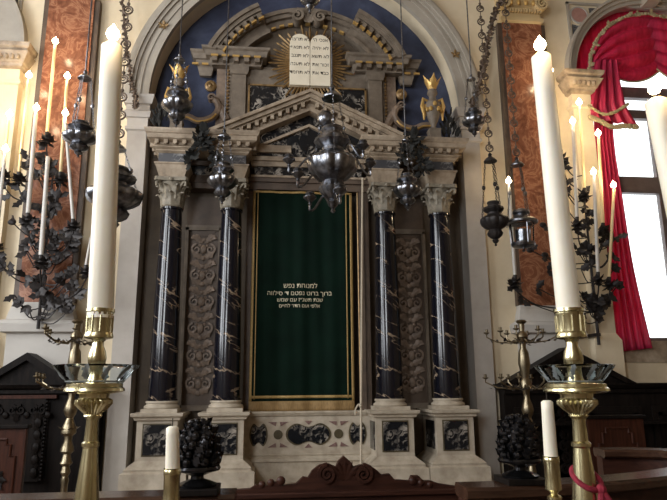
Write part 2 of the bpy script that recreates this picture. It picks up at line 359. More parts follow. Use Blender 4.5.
# window jamb pilasters, capitals, arches, roundels
for s, wc, sg in (('right', WR, 1), ('left', WL, -1)):
    px = wc - sg*1.33
    for q in (px, wc + sg*1.33):
        lo, hi = min(q-.15, q+.15), max(q-.15, q+.15)
        tagn = s+('_near' if q == px else '_far')
        struct('trim_jamb_'+tagn, MB().stack(lo, hi, 8.12, 8.3, [(0,.05),(2.5,.05),(2.56,.02),(2.6,0),(5.96,0),(5.98,.03),(6.03,.03),(6.04,0),(6.2,0)]), 'stucco', smooth=0)
        c = MB().stack(lo, hi, 8.10, 8.3, [(6.2,0),(6.22,.04),(6.26,.05),(6.27,.07),(6.36,.12),(6.40,.14),(6.42,.10),(6.46,.15),(6.50,.16),(6.52,.16)])
        for k in range(5): c.ball((lo+.0+k*.075, 8.0, 6.33), .035, sz=1.3, seg=8)
        struct('trim_capital_'+tagn, c, 'cream_stone')
    a = MB().arc(wc, WZ, WRAD-.02 if s == 'right' else 1.14, 1.40, 0, 180, 8.17, 8.5, 48).arc(wc, WZ, 1.40, 1.46, 0, 180, 8.14, 8.3, 48).arc(wc, WZ, 1.46, 1.50, 0, 180, 8.10, 8.3, 48)
    struct('trim_window_arch_'+s, a, 'arch_stone')
    k = MB().prism([(wc-.11, WZ+1.30),(wc+.11, WZ+1.30),(wc+.17, WZ+1.80),(wc-.17, WZ+1.80)], 8.02, 8.3).spiral((wc, WZ+1.42), .09, .02, 1.5, 0, .03, 7.99, 8.1)
    struct('trim_keystone_'+s, k, 'arch_stone')
    for q, sx in ((wc-sg*1.16, -sg), (wc+sg*1.16, sg)):
        zr = WZ+1.11
        tagn = s+('_near' if sx == -sg else '_far')
        y = 8.235
        rr = MB(); n = 28
        rr.lathe([(0,0),(.125,0),(.125,.02),(0,.022)], (q, 8.25, zr), 28, axis=Matrix.Rotation(PI/2, 3, 'X'))
        struct('trim_roundel_'+tagn, rr, 'wall_rose')
        struct('trim_roundel_ring_'+tagn, MB().torus((q, 8.24, zr), .14, .018, Matrix.Rotation(PI/2, 3, 'X'), 28, 6), 'pier_stone')
        tri = MB().prism([(q-sx*.18, zr+.14),(q-sx*.45, zr+.14),(q-sx*.19, zr-.02)] if sx < 0 else [(q-sx*.18, zr+.14),(q-sx*.19, zr-.02),(q-sx*.45, zr+.14)], 8.235, 8.26)
        tri.prism([(q+sx*.13, zr-.17),(q+sx*.13, zr-.47),(q-sx*.02, zr-.2)], 8.235, 8.26)
        struct('trim_spandrel_inlay_'+tagn, tri, 'grey_breccia', smooth=0)
        fr = MB().box(min(q+sx*.16, q+sx*.2), max(q+sx*.16, q+sx*.2), 8.22, 8.26, zr-.8, zr+.22).box(min(q+sx*.2, wc), max(q+sx*.2, wc), 8.22, 8.26, zr+.18, zr+.22)
        struct('trim_spandrel_frame_'+tagn, fr, 'arch_stone', smooth=0)
struct('trim_frieze', MB().box(X0, X1, 8.2, 8.26, 8.45, 8.6).box(X0, X1, 8.14, 8.26, 8.6, 8.75), 'ochre_stucco', smooth=0)
# windows in the ark wall: frame, bars, panes
for i, (wc, s) in enumerate(((WR, 'right'), (WL, 'left'))):
    w = MB(); r = WRAD
    w.arc(wc, WZ, r-.09, r, 0, 180, 8.42, 8.5, 40).box(wc-r, wc-r+.09, 8.42, 8.5, 2.42, WZ).box(wc+r-.09, wc+r, 8.42, 8.5, 2.42, WZ).box(wc-r, wc+r, 8.42, 8.5, 2.42, 2.56)
    w.box(wc-.06, wc+.06, 8.42, 8.5, 2.5, 6.1)
    for z, h in ((6.42, .09), (6.05, .07), (4.88, .13)): w.box(wc-r, wc+r, 8.40, 8.5, z-h, z+h)
    o = struct('window_%d' % (i+1), w, 'window_frame', smooth=0)
    zs = [2.5, 4.8, 6.0, 6.4]
    for z0, z1 in zip(zs[:-1], zs[1:]):
        for xa, xb in ((wc-r+.05, wc-.03), (wc+.03, wc+r-.05)):
            obj('pane', MB().box(xa, xb, 8.455, 8.461, z0, z1), 'pane_glass', o, smooth=0)
    obj('pane', MB().arc(wc, WZ, .01, r-.06, 0, 180, 8.455, 8.461, 32), 'pane_glass', o, smooth=0)
    struct('trim_window_sill_'+s, MB().stack(wc-r-.1, wc+r+.1, 8.235, 8.54, [(2.2,0),(2.5,0)]), 'cream_stone', smooth=0)

# ------------------------------------------------------------------ the ark
CX = [-1.28, -.50, 1.58, 2.34]
ark = thing('torah_ark', 'tall marble torah ark with four dark veined columns under the big arch', 'torah ark', (AX, 8.0, 0))
A = lambda n, mb, m, p=None, **k: obj(n, mb, m, p or ark, **k)
A('step', MB().box(-1.69, 2.77, 7.42, 8.54, 0, .74), 'pedestal_stone', bevel=.01, smooth=0)
A('step', MB().box(-1.69, 2.77, 7.08, 7.42, 0, .37), 'cream_stone', bevel=.01, smooth=0)
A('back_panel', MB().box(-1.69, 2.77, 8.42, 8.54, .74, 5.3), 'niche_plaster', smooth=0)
pyf, pyb = 7.72, 8.40
def panel(x0, x1, z0, z1, y):   # framed square slab set in the pedestal face
    return MB().box(x0, x1, y-.012, y+.02, z0, z1)
for i, x in enumerate(CX):
    p = A('pedestal', MB().stack(x-.235, x+.235, pyf, pyb, [(.74,.14),(.94,.14),(.96,.10),(.985,.105),(1.03,.05),(1.06,.01),(1.07,0),(1.52,0),(1.53,.03),(1.555,.035),(1.575,.065),(1.60,.07),(1.61,.07)]), 'pedestal_stone', smooth=0)
    obj('panel_frame', MB().box(x-.165, x+.165, pyf-.008, pyf+.01, 1.12, 1.49), 'green_inlay', p, smooth=0)
    obj('marble_panel', MB().box(x-.15, x+.15, pyf-.016, pyf+.01, 1.135, 1.475), 'breccia', p, smooth=0)
    obj('marble_panel', MB().box(x-.247, x-.225, pyf+.1, pyf+.5, 1.135, 1.475), 'breccia', p, smooth=0)
    sh = MB(); h0, h1 = 1.745, 4.215
    pr = [(.172-.0*(t) - .042*(t**1.6), h0+(h1-h0)*t) for t in [k/14 for k in range(15)]]
    pr = [(.185, h0-.0), (.185, h0+.02)] + [(r, z+.03) for r, z in pr[:-1]] + [(.128, h1-.03), (.145, h1-.025), (.145, h1)]
    col = A('column', sh.lathe(pr, (x, 8.0, 0), 40), 'black_marble', smooth=50)
    bs = MB().stack(x-.215, x+.215, 7.785, 8.215, [(1.61,0),(1.655,0)]).lathe([(.21,1.655),(.218,1.67),(.21,1.69),(.195,1.697),(.185,1.71),(.19,1.722),(.2,1.727),(.198,1.742),(.185,1.748)], (x, 8.0, 0), 36)
    obj('column_base', bs, 'pedestal_stone', col)
    cp_ = MB(); z0 = 4.215
    cp_.lathe([(.145,z0),(.155,z0+.012),(.145,z0+.024),(.13,z0+.03),(.135,z0+.15),(.155,z0+.26),(.195,z0+.33)], (x, 8.0, 0), 28)
    for tier, (nn, zz, hh, ww, off) in enumerate(((8,.02,.17,.115,0),(8,.10,.19,.105,PI/8))):
        for k in range(nn):
            t = off + 2*PI*k/nn; d = Vector((math.cos(t), math.sin(t), 0)); q = Vector((-d.y, d.x, 0))
            rows = [(.138,0,1),(.146,.35,1.05),(.152,.7,.95),(.178,.93,.75),(.205,1,.45),(.212,.9,.2)]
            vv = []; ff = []
            for (r_, hz, wf) in rows:
                for e_, push in ((-.5,-.012),(-.2,.006),(0,.014),(.2,.006),(.5,-.012)):
                    vv.append(Vector((x, 8.0, z0+zz+hz*hh)) + d*(r_+push+tier*.006) + q*(e_*ww*wf))
            for j in range(len(rows)-1):
                for c_ in range(4): a_ = j*5+c_; ff.append((a_, a_+1, a_+6, a_+5))
            cp_.add(vv, ff)
    for k in range(4):
        t = PI/4+k*PI/2; d = Vector((math.cos(t), math.sin(t), 0))
        c0 = Vector((x, 8.0, z0+.30))
        cp_.tube([c0+d*.12+Vector((0,0,-.1)), c0+d*.17+Vector((0,0,-.01)), c0+d*.225+Vector((0,0,.03)), c0+d*.265+Vector((0,0,.01)), c0+d*.262+Vector((0,0,-.03)), c0+d*.235+Vector((0,0,-.025))], [.014,.02,.022,.02,.017,.012], 6)
    ab = []
    for k in range(4):
        t = PI/4+k*PI/2
        for dt, rr in ((-.07,.285),(.07,.285),(.4,.215),(PI/4,.2),(PI/2-.4,.215)): ab.append((x+rr*math.cos(t+dt), 8.0+rr*math.sin(t+dt)))
    n = len(ab); cp_.add([(a_, b_, z0+.335) for a_, b_ in ab]+[(a_, b_, z0+.385) for a_, b_ in ab], [tuple(reversed(range(n))), tuple(range(n, 2*n))]+[(j, (j+1) % n, n+(j+1) % n, n+j) for j in range(n)])
    for k in range(4): cp_.ball((x+.2*math.cos(k*PI/2), 8.0+.2*math.sin(k*PI/2), z0+.35), .03, seg=7, rings=5)
    obj('capital', cp_, 'capital_stone', col)
    e = A('entablature_block', MB().stack(x-.165, x+.165, 7.83, 8.42, [(4.60,0),(4.615,.0),(4.76,.045),(4.775,.06),(4.79,.06)]).stack(x-.165, x+.165, 7.83, 8.42, [(4.925,.02),(4.95,.05),(4.965,.05),(4.99,.09),(5.0,.09)]), 'cream_stone', smooth=0)
    obj('frieze_panel', MB().box(x-.18, x+.18, 7.815, 8.42, 4.79, 4.925), 'grey_breccia', e, smooth=0)
for x0, x1 in ((-1.50, -.28), (1.36, 2.58)):
    c = MB().stack(x0, x1, 7.80, 8.42, [(5.0,-.02),(5.02,0),(5.035,.02),(5.07,.02),(5.085,.07),(5.10,.10),(5.155,.105),(5.165,.12),(5.20,.135),(5.225,.14)])
    n = 11
    for k in range(n):
        xx = x0+.02+(x1-x0-.04)*k/(n-1)
        c.prism([(xx-.025,5.035),(xx+.025,5.035),(xx+.025,5.085),(xx-.025,5.085)], 7.72, 7.85)
        c.ball((xx, 7.735, 5.04), .022, seg=6, rings=4)
    for yy in (7.9, 8.05, 8.2): c.box(x0-.09, x0, yy-.025, yy+.025, 5.035, 5.085).box(x1, x1+.09, yy-.025, yy+.025, 5.035, 5.085)
    A('cornice', c, 'cream_stone', smooth=0)
    # between each pair: recessed frieze, moulding, carved relief panel
    xm0, xm1 = (x0+.34, x1-.34)
    A('recess_frieze', MB().box(xm0-.2, xm1+.2, 8.2, 8.42, 4.76, 4.90), 'breccia', smooth=0)
    A('recess_moulding', MB().box(xm0-.2, xm1+.2, 8.15, 8.42, 4.90, 4.96).box(xm0-.2, xm1+.2, 8.17, 8.42, 4.66, 4.76).box(xm0-.2, xm1+.2, 8.2, 8.42, 4.58, 4.66), 'brown_stone', smooth=0)
    xm = (x0+x1)/2
    A('lunette', MB().arc(xm, 4.18, .0, .24, 180, 360, 8.36, 8.42, 20).box(xm-.24, xm+.24, 8.36, 8.42, 4.18, 4.5), 'brown_stone')
    f = A('relief_panel', MB().box(xm-.205, xm+.205, 8.37, 8.42, 1.66, 4.02), 'brown_stone', smooth=0)
    obj('panel_frame', MB().box(xm-.25, xm-.205, 8.335, 8.42, 1.62, 4.06).box(xm+.205, xm+.25, 8.335, 8.42, 1.62, 4.06).box(xm-.25, xm+.25, 8.335, 8.42, 1.61, 1.68).box(xm-.25, xm+.25, 8.335, 8.42, 4.02, 4.09), 'grey_stone', f, smooth=0)
    rl = MB()
    for k in range(6):
        zc = 1.95+k*.36
        for sg in (-1, 1):
            rl.spiral((xm+sg*.095, zc), .085, .02, 1.3, PI/2, .03, 8.335, 8.38, -sg)
            rl.leaf((xm+sg*.01, 8.36, zc-.12), (sg, -.1, .55), (0,-1,0), .17, .11)
            rl.leaf((xm+sg*.01, 8.36, zc+.1), (sg, -.1, .7), (0,-1,0), .14, .09)
        for sg in (-1, 1):
            rl.leaf((xm+sg*.06, 8.36, zc+.2), (sg*.9, -.1, -.4), (0,-1,0), .13, .09); rl.ball((xm+sg*.15, 8.37, zc+.17), .028, sy=.6, seg=7).ball((xm+sg*.05, 8.37, zc+.06), .022, sy=.6, seg=7)
        rl.ball((xm, 8.36, zc), .05, sy=.6, sz=1.3, seg=8).ball((xm, 8.36, zc-.12), .035, sy=.6, seg=8).ball((xm, 8.36, zc+.13), .03, sy=.6, seg=8)
    obj('scroll_relief', rl, 'carved_stone', f)
# dado between the inner pedestals, with inlay
dz0, dz1, dyf = 1.10, 1.52, 8.12
dx0, dx1 = -.22, 1.30
da = A('dado', MB().box(dx0-.05, dx1+.05, dyf, 8.42, .74, 1.54).stack(dx0, dx1, dyf+.02, 8.42, [(1.53,.0),(1.545,.04),(1.58,.06),(1.60,.06)]).stack(dx0, dx1, dyf+.02, 8.42, [(.98,.0),(.99,.05),(1.03,.05),(1.05,.02),(1.07,.03),(1.10,.0)]), 'pedestal_stone', smooth=0)
def lobed(cx, cz, w, h, n=36):
    o = []
    for k in range(n):
        t = 2*PI*k/n; r = 1+.12*math.cos(4*t)-.10*math.cos(2*t)*0
        o.append((cx+w*r*math.cos(t)*.9, cz+h*r*math.sin(t)*(.72+.28*abs(math.cos(t)))))
    return o
def dumbbell(cx, cz, W, H, n=48):
    o = []
    for k in range(n):
        t = 2*PI*k/n; c_, s_ = math.cos(t), math.sin(t)
        hh = H*(.55+.45*math.sin(min(1,abs(c_)*1.5)*PI/2)**2) if abs(c_) < .75 else H
        o.append((cx+W*c_, cz+hh*s_))
    return o
zc = 1.315
ins = [('m', dumbbell(AX, zc, .29, .165), dumbbell(AX, zc, .265, .145))]
for x in (dx0+.13, dx1-.13): ins.append(('s', dumbbell(x, zc, .115, .17), dumbbell(x, zc, .095, .15)))
for _, oo, ii in ins:
    fr = obj('inlay_border', MB().prism(oo, dyf-.008, dyf+.01), 'green_inlay', da, smooth=0)
    obj('inlay_marble', MB().prism(ii, dyf-.014, dyf+.01), 'breccia', da, smooth=0)
for sg in (-1, 1):
    x = AX+sg*.385
    obj('inlay_disc', MB().lathe([(0,0),(.058,0),(.058,.012),(0,.012)], (x, dyf+.002, zc), 20, axis=Matrix.Rotation(PI/2, 3, 'X')), 'green_inlay', da)
    for dx in (-1, 1):
        for dz in (-1, 1):
            q = MB().prism([(x+dx*.03, zc+dz*.1), (x+dx*.13, zc+dz*.155), (x+dx*.02, zc+dz*.155)] if dx*dz > 0 else [(x+dx*.02, zc+dz*.155), (x+dx*.13, zc+dz*.155), (x+dx*.03, zc+dz*.1)], dyf-.008, dyf+.01)
            obj('inlay_triangle', q, 'rose_inlay', da, smooth=0)
for dz in (-1, 1):
    obj('inlay_triangle', MB().prism([(AX-.05, zc+dz*.165),(AX+.05, zc+dz*.165),(AX, zc+dz*.115)], dyf-.008, dyf+.01), 'rose_inlay', da, smooth=0)
# door surround
for sg in (-1, 1):
    x = AX+sg*.77
    A('door_jamb', MB().box(x-.075, x+.075, 8.22, 8.42, 1.6, 4.66).box(x-.03-sg*.03, x+.03-sg*.03, 8.19, 8.3, 1.6, 4.62), 'brown_stone', smooth=0)
    A('gilt_strip', MB().tube([(x-sg*.078, 8.22, 1.62), (x-sg*.078, 8.22, 4.6)], .012, 6), 'old_gold')
A('lintel', MB().box(AX-.86, AX+.86, 8.18, 8.42, 4.58, 4.68).box(AX-.9, AX+.9, 8.14, 8.42, 4.68, 4.74), 'brown_stone', smooth=0)
A('centre_frieze', MB().box(AX-.75, AX+.75, 8.16, 8.42, 4.76, 4.90), 'breccia', smooth=0)
A('centre_cornice', MB().box(AX-.8, AX+.8, 8.12, 8.42, 4.74, 4.77).box(AX-.8, AX+.8, 8.12, 8.42, 4.90, 4.97).box(AX-.8, AX-.25, 8.04, 8.42, 5.08, 5.18).box(AX+.35, AX+.8, 8.04, 8.42, 5.08, 5.18).box(AX-.85, AX+.85, 8.08, 8.42, 4.97, 5.03), 'cream_stone', smooth=0)
# triangular pediment
pz, ph, phw = 5.23, .71, 1.50
T = MB().prism([(AX-1.3, 5.02),(AX+1.3, 5.02),(AX, 5.86)], 8.10, 8.42)
A('tympanum', T, 'breccia', smooth=0)
sl = ph/phw
def rake(mb, off0, off1, y0, y1, half=phw):
    for sg in (-1, 1):
        pts = [(AX, pz+ph-off0), (AX+sg*half, pz+ph-off0-sl*half), (AX+sg*half, pz+ph-off1-sl*half), (AX, pz+ph-off1)]
        mb.prism(pts if sg < 0 else pts[::-1], y0, y1)
    return mb
rk = MB(); rake(rk, 0, .05, 7.80, 8.42); rake(rk, .05, .11, 7.84, 8.42); rake(rk, .11, .135, 7.88, 8.42); rake(rk, .135, .20, 7.97, 8.42); rake(rk, .20, .27, 7.93, 8.42, 1.42); rake(rk, .42, .46, 8.05, 8.2, 1.05)
for sg in (-1, 1):
    for k in range(13):
        xx = AX+sg*(.1+k*.105); zz = pz+ph-.165-sl*abs(xx-AX)
        rk.box(xx-.025, xx+.025, 7.87, 7.99, zz-.035, zz+.035)
A('raking_cornice', rk, 'cream_stone', smooth=0)

# upper storey standing behind the pediment
UY = 8.32
def U(px, py, Y=UY): p = at(px, py, Y); return p.x, p.z
bx0, bz0 = U(229, 110); bx1 = 2*AX-bx0
za = U(232, 66)[1]; zcor = U(198, 50)[1]; zlo = U(198, 63)[1]
A('attic_wall', MB().box(bx0-.02, bx1+.02, 8.40, 8.56, 5.2, za+.05), 'grey_stone', smooth=0)
for sg in (-1, 1):
    xa = AX+sg*(AX-U(239, 80)[0])
    A('attic_pilaster', MB().stack(xa-.10, xa+.10, 8.33, 8.42, [(5.3,0),(za-.13,0),(za-.12,.02),(za-.06,.04),(za,.04)]), 'grey_stone', smooth=0)
    bd = MB()
    for zz in range(16): bd.ball((AX+sg*(AX-bx0+.03), 8.38, 5.75+zz*.055), .02, seg=7, rings=5)
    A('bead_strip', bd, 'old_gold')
    A('attic_side', MB().box(min(AX+sg*(AX-bx0-.03), AX+sg*(AX-bx0+.2)), max(AX+sg*(AX-bx0-.03), AX+sg*(AX-bx0+.2)), 8.42, 8.56, 5.6, za), 'carved_stone', smooth=0)
    c = MB(); e0, e1 = AX+sg*(AX-U(261, 55)[0]), AX+sg*(AX-U(212, 55)[0]); lo, hi = min(e0, e1), max(e0, e1)
    c.stack(lo, hi, 8.30, 8.5, [(za,0),(za+.03,.02),(za+.10,.03),(za+.11,.08),(zcor-.05,.10),(zcor-.03,.13),(zcor,.14)])
    o0, o1 = AX+sg*(AX-U(214, 55)[0]), AX+sg*(AX-U(197, 55)[0]); l2, h2 = min(o0, o1), max(o0, o1)
    c.stack(l2, h2, 8.38, 8.52, [(za-.12,-.04),(za+.03,.0),(za+.10,.02),(za+.11,.05),(zcor-.05,.07),(zcor-.03,.09),(zcor,.10)])
    A('attic_cornice', c, 'grey_stone', smooth=0)
    g = MB()
    for k in range(5):
        xx = lo+.05+(hi-lo-.1)*k/4; A('gilt_tip', MB().box(xx-.05, xx+.05, 8.185, 8.2, za+.08, za+.11), 'gold', smooth=0)
    for k in range(3): xx = l2-.02+(h2-l2+.04)*k/2; A('gilt_tip', MB().box(xx-.045, xx+.045, 8.31, 8.33, za+.0, za+.03), 'gold', smooth=0)
    mo = MB()
    for k in range(5):
        xx = lo+.05+(hi-lo-.1)*k/4; mo.box(xx-.035, xx+.035, 8.2, 8.4, za+.02, za+.11)
    A('modillion_row', mo, 'grey_stone', smooth=0)
    # segment of the curved broken pediment
    a0, a1 = (118, 154) if sg < 0 else (26, 62)
    cxs, czs, RR = AX, 6.03, 1.62
    s_ = MB()
    for r0, r1, y in ((RR-.06,RR,8.14),(RR-.12,RR-.06,8.17),(RR-.15,RR-.12,8.2),(RR-.24,RR-.15,8.28),(RR-.36,RR-.24,8.34),(RR-.42,RR-.36,8.31)): s_.arc(cxs, czs, r0, r1, a0, a1, y, 8.5, 20)
    A('curved_pediment', s_, 'grey_stone')
    g = MB(); mo = MB()
    for k in range(7):
        a = a0+2.5+(a1-a0-5)*k/6; A('gilt_tip', MB().arc(cxs, czs, RR-.25, RR-.225, a-1.7, a+1.7, 8.145, 8.2, 3), 'gold', smooth=0); mo.arc(cxs, czs, RR-.225, RR-.15, a-1.2, a+1.2, 8.16, 8.3, 3)
    A('modillion_row', mo, 'grey_stone', smooth=0)
    # scrolled bracket leaning against the attic, gilt rim
    q = lambda px, py: (AX+sg*(AX-U(px, py, 8.3)[0]), U(px, py, 8.3)[1])
    pts = [q(*p) for p in ((213,97),(217,101),(218,108),(211,116),(198,119),(188,115),(180,114))]
    def smooth_pts(pp, n=5):
        o = []
        for i in range(len(pp)-1):
            p0 = Vector(pp[max(i-1,0)]); p1 = Vector(pp[i]); p2 = Vector(pp[i+1]); p3 = Vector(pp[min(i+2,len(pp)-1)])
            for k in range(n):
                t = k/n; o.append(.5*((2*p1)+(p2-p0)*t+(2*p0-5*p1+4*p2-p3)*t*t+(3*p1-p0-3*p2+p3)*t**3))
        return o+[Vector(pp[-1])]
    sp_ = smooth_pts(pts)
    br = A('scroll_bracket', MB().tube([(p.x, 8.36, p.y) for p in sp_], .05, 8).spiral(q(211, 97), .075, .01, 1.3, 0 if sg < 0 else PI, .03, 8.30, 8.42, -sg).tube([(*q(219,104)[:1], 8.40, q(219,104)[1]), (*q(226,118)[:1], 8.40, q(226,118)[1])], .07, 8), 'carved_stone')
    obj('gilt_edge', MB().tube([(p.x, 8.315, p.y-.03) for p in sp_[12:]], .014, 6), 'gold', br)
    b_ = q(210, 82); A('boss', MB().lathe([(0,0),(.085,0),(.085,.04),(.05,.06),(.04,.05),(0,.075)], (b_[0], 8.45, b_[1]), 20, axis=Matrix.Rotation(PI/2, 3, 'X')), 'old_gold')
# recessed middle of the curved pediment and tympanum
s_ = MB()
for r0, r1, y in ((1.45,1.51,8.32),(1.39,1.45,8.36),(1.28,1.39,8.42)): s_.arc(AX, 6.03, r0, r1, 58, 122, y, 8.54, 24)
A('curved_pediment', s_, 'grey_stone')
g = MB()
for k in range(11):
    a = 60+6*k
    A('gilt_tip', MB().arc(AX, 6.03, 1.265, 1.29, a-1.6, a+1.6, 8.365, 8.43, 3), 'gold', smooth=0)
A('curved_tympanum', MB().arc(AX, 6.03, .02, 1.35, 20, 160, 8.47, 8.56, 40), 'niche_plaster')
# scrolls and shell over the tablets
ks = MB()
kc = U(303, 19, 8.3)
for sg in (-1, 1): ks.spiral((AX+sg*.17, kc[1]+.02), .12, .02, 1.6, PI/2, .045, 8.22, 8.42, sg)
for k in range(5): t = PI/2+(k-2)*.42; ks.leaf((AX, 8.28, kc[1]-.06), (math.cos(t), 0, math.sin(t)), (0,-1,0), .17, .08)
ks.box(AX-.28, AX+.28, 8.3, 8.5, kc[1]+.1, kc[1]+.16)
A('crest', ks, 'grey_stone')
# framed dark marble panel of the attic
pa = U(250, 86, 8.38); pb = (2*AX-pa[0], pa[1])
A('attic_panel', MB().box(pa[0], pb[0], 8.37, 8.42, 5.3, pa[1]), 'breccia', smooth=0)
A('attic_panel_frame', MB().box(pa[0]-.025, pa[0], 8.35, 8.42, 5.3, pa[1]+.025).box(pb[0], pb[0]+.025, 8.35, 8.42, 5.3, pa[1]+.025).box(pa[0]-.025, pb[0]+.025, 8.35, 8.42, pa[1], pa[1]+.025), 'old_gold', smooth=0)
# sunburst and tablets of the law
tc = U(310, 63, 8.3)
ry = MB()
for k in range(64):
    a = 2*PI*k/64; Rr = (.60 if k % 2 == 0 else .50)*(1+.08*math.sin(k*5.3)); w = .018
    ca, sa = math.cos(a), math.sin(a)
    ry.add([(tc[0]+.12*ca-w*sa, 8.34, tc[1]+.12*sa+w*ca),(tc[0]+.12*ca+w*sa, 8.34, tc[1]+.12*sa-w*ca),(tc[0]+Rr*ca+w*sa*.9, 8.34, tc[1]+Rr*sa-w*ca*.9),(tc[0]+(Rr+.03)*ca, 8.345, tc[1]+(Rr+.03)*sa),(tc[0]+Rr*ca-w*sa*.9, 8.34, tc[1]+Rr*sa+w*ca*.9),
            (tc[0]+.12*ca, 8.31, tc[1]+.12*sa),(tc[0]+Rr*ca, 8.322, tc[1]+Rr*sa)], [(0,1,5),(1,2,6,5),(2,3,6),(3,4,6),(4,0,5,6),(4,3,2,1,0)])
A('sunburst', ry, 'old_gold', smooth=0)
def text(name, s, size, mat, parent, x, y, z, warp=None, ext=.002):
    cu = bpy.data.curves.new(name, 'FONT'); cu.body = s; cu.align_x = 'CENTER'; cu.align_y = 'CENTER'; cu.size = size; cu.extrude = ext
    o = bpy.data.objects.new(name+'_curve', cu); COL.objects.link(o)
    dg = bpy.context.evaluated_depsgraph_get(); dg.update()
    me = bpy.data.meshes.new_from_object(o.evaluated_get(dg)); bpy.data.objects.remove(o)
    if not len(me.vertices): return None
    mb = MB(); xs = [v.co.x for v in me.vertices]
    mb.add([(x+v.co.x, y(x+v.co.x, z+v.co.y)-v.co.z if callable(y) else y-v.co.z, z+v.co.y) for v in me.vertices], [tuple(p.vertices) for p in me.polygons])
    return obj(name, mb, mat, parent, smooth=0)
tb0, tb1 = U(290, 85, 8.27), U(331, 36, 8.27)
hw = (tb1[0]-tb0[0])/2; tw = hw/2
for sg, words in ((-1, ['לא תרצח','לא תנאף','לא תגנב','לא תענה','לא תחמד']), (1, ['אנכי ה׳','לא יהיה','לא תשא','זכור את','כבד את'])):
    xc = tc[0]+sg*tw; zr = tb1[1]-tw
    poly = [(xc-tw+.004, tb0[1]), (xc+tw-.004, tb0[1])] + [(xc+(tw-.004)*math.cos(PI*i/16), zr+tw*math.sin(PI*i/16)) for i in range(17)]
    t_ = A('law_tablet', MB().prism(poly, 8.25, 8.33), 'tablet_stone', bevel=.006, smooth=0)
    for k, w in enumerate(words):
        text('tablet_line', w[::-1], .078, 'ink', t_, xc, 8.249, zr+.06-k*.135, ext=.0015)

# ------------------------------------------------------------------ curtain of the ark
fold = lambda x, z: 8.19 + .016*math.sin((x-AX)*12+.6*math.sin(z*1.1))*(1-.5*(z-1.6)/3) + .006*math.sin((x-AX)*31+z*.4)
c0, c1, zb, zt = -.225, 1.15, 1.60, 4.56
par = thing('ark_curtain', 'dark green velvet ark curtain with gold border and gold Hebrew lettering', 'curtain', (AX, 8.19, 1.6))
fold_at = lambda x0, x1, z0, z1, d: (lambda u, v: Vector((x0+(x1-x0)*u, fold(x0+(x1-x0)*u, z0+(z1-z0)*v)-d, z0+(z1-z0)*v)))
obj('velvet', MB().grid(fold_at(c0, c1, zb, zt, 0), 90, 24), 'velvet', par, solid=.008)
for x0, x1, z0, z1 in ((c0,c0+.035,zb+.1,zt),(c1-.035,c1,zb+.1,zt),(c0,c1,zt-.03,zt)):
    obj('gold_border', MB().grid(fold_at(x0, x1, z0, z1, .008), 40 if x1-x0 > .2 else 3, 24 if x1-x0 < .2 else 2), 'gilt_braid', par, solid=.004)
obj('gold_border', MB().grid(fold_at(c1-.095, c1-.078, zb+.15, zt-.03, .008), 3, 24), 'gilt_braid', par, solid=.004)
obj('gold_border', MB().grid(fold_at(c0+.062, c0+.076, zb+.15, zt-.03, .008), 3, 24), 'gilt_braid', par, solid=.004)
obj('gold_border', MB().grid(fold_at(c0+.03, c1-.03, zb+.16, zb+.195, .008), 60, 2), 'gilt_braid', par, solid=.004)
obj('fringe', MB().grid(fold_at(c0, c1, zb-.005, zb+.125, .010), 90, 3), 'fringe_gold', par, solid=.008)
for s, px, py, size in (('למנוחת נפש', 300.5, 286, .115), ('ברוך ברוט נפטם ד׳ סילווה', 299.5, 293.5, .105), ('שנת תשנ״ז עם שמש', 300, 300, .095), ('אלפי ועם חדר לחיים', 299.5, 306, .085)):
    p = at(px, py, 8.19)
    text('inscription', s[::-1], size*.78, 'thread', par, p.x, lambda x, z: fold(x, z)-.010, p.z)
# pull cord
co = MB(); cc = [at(362.5, 178, 8.02), at(362, 240, 7.9), at(361.5, 330, 7.75), at(361, 408, 7.66), at(361, 468, 7.62)]
co.tube(cc, .014, 8)
cord = tag(obj('pull_cord', co, 'rope'), 'thin pale cord hanging straight down beside the green curtain', 'cord')
k_ = at(358, 409, 7.655)
kn = MB().tube([k_+Vector((.03,0,.06)), k_+Vector((0,-.01,.05)), k_+Vector((-.03,0,0)), k_+Vector((-.035,.0,-.07))], .011, 6).ball(k_+Vector((.03,0,.04)), .026, seg=8)
obj('knot', kn, 'rope', cord)

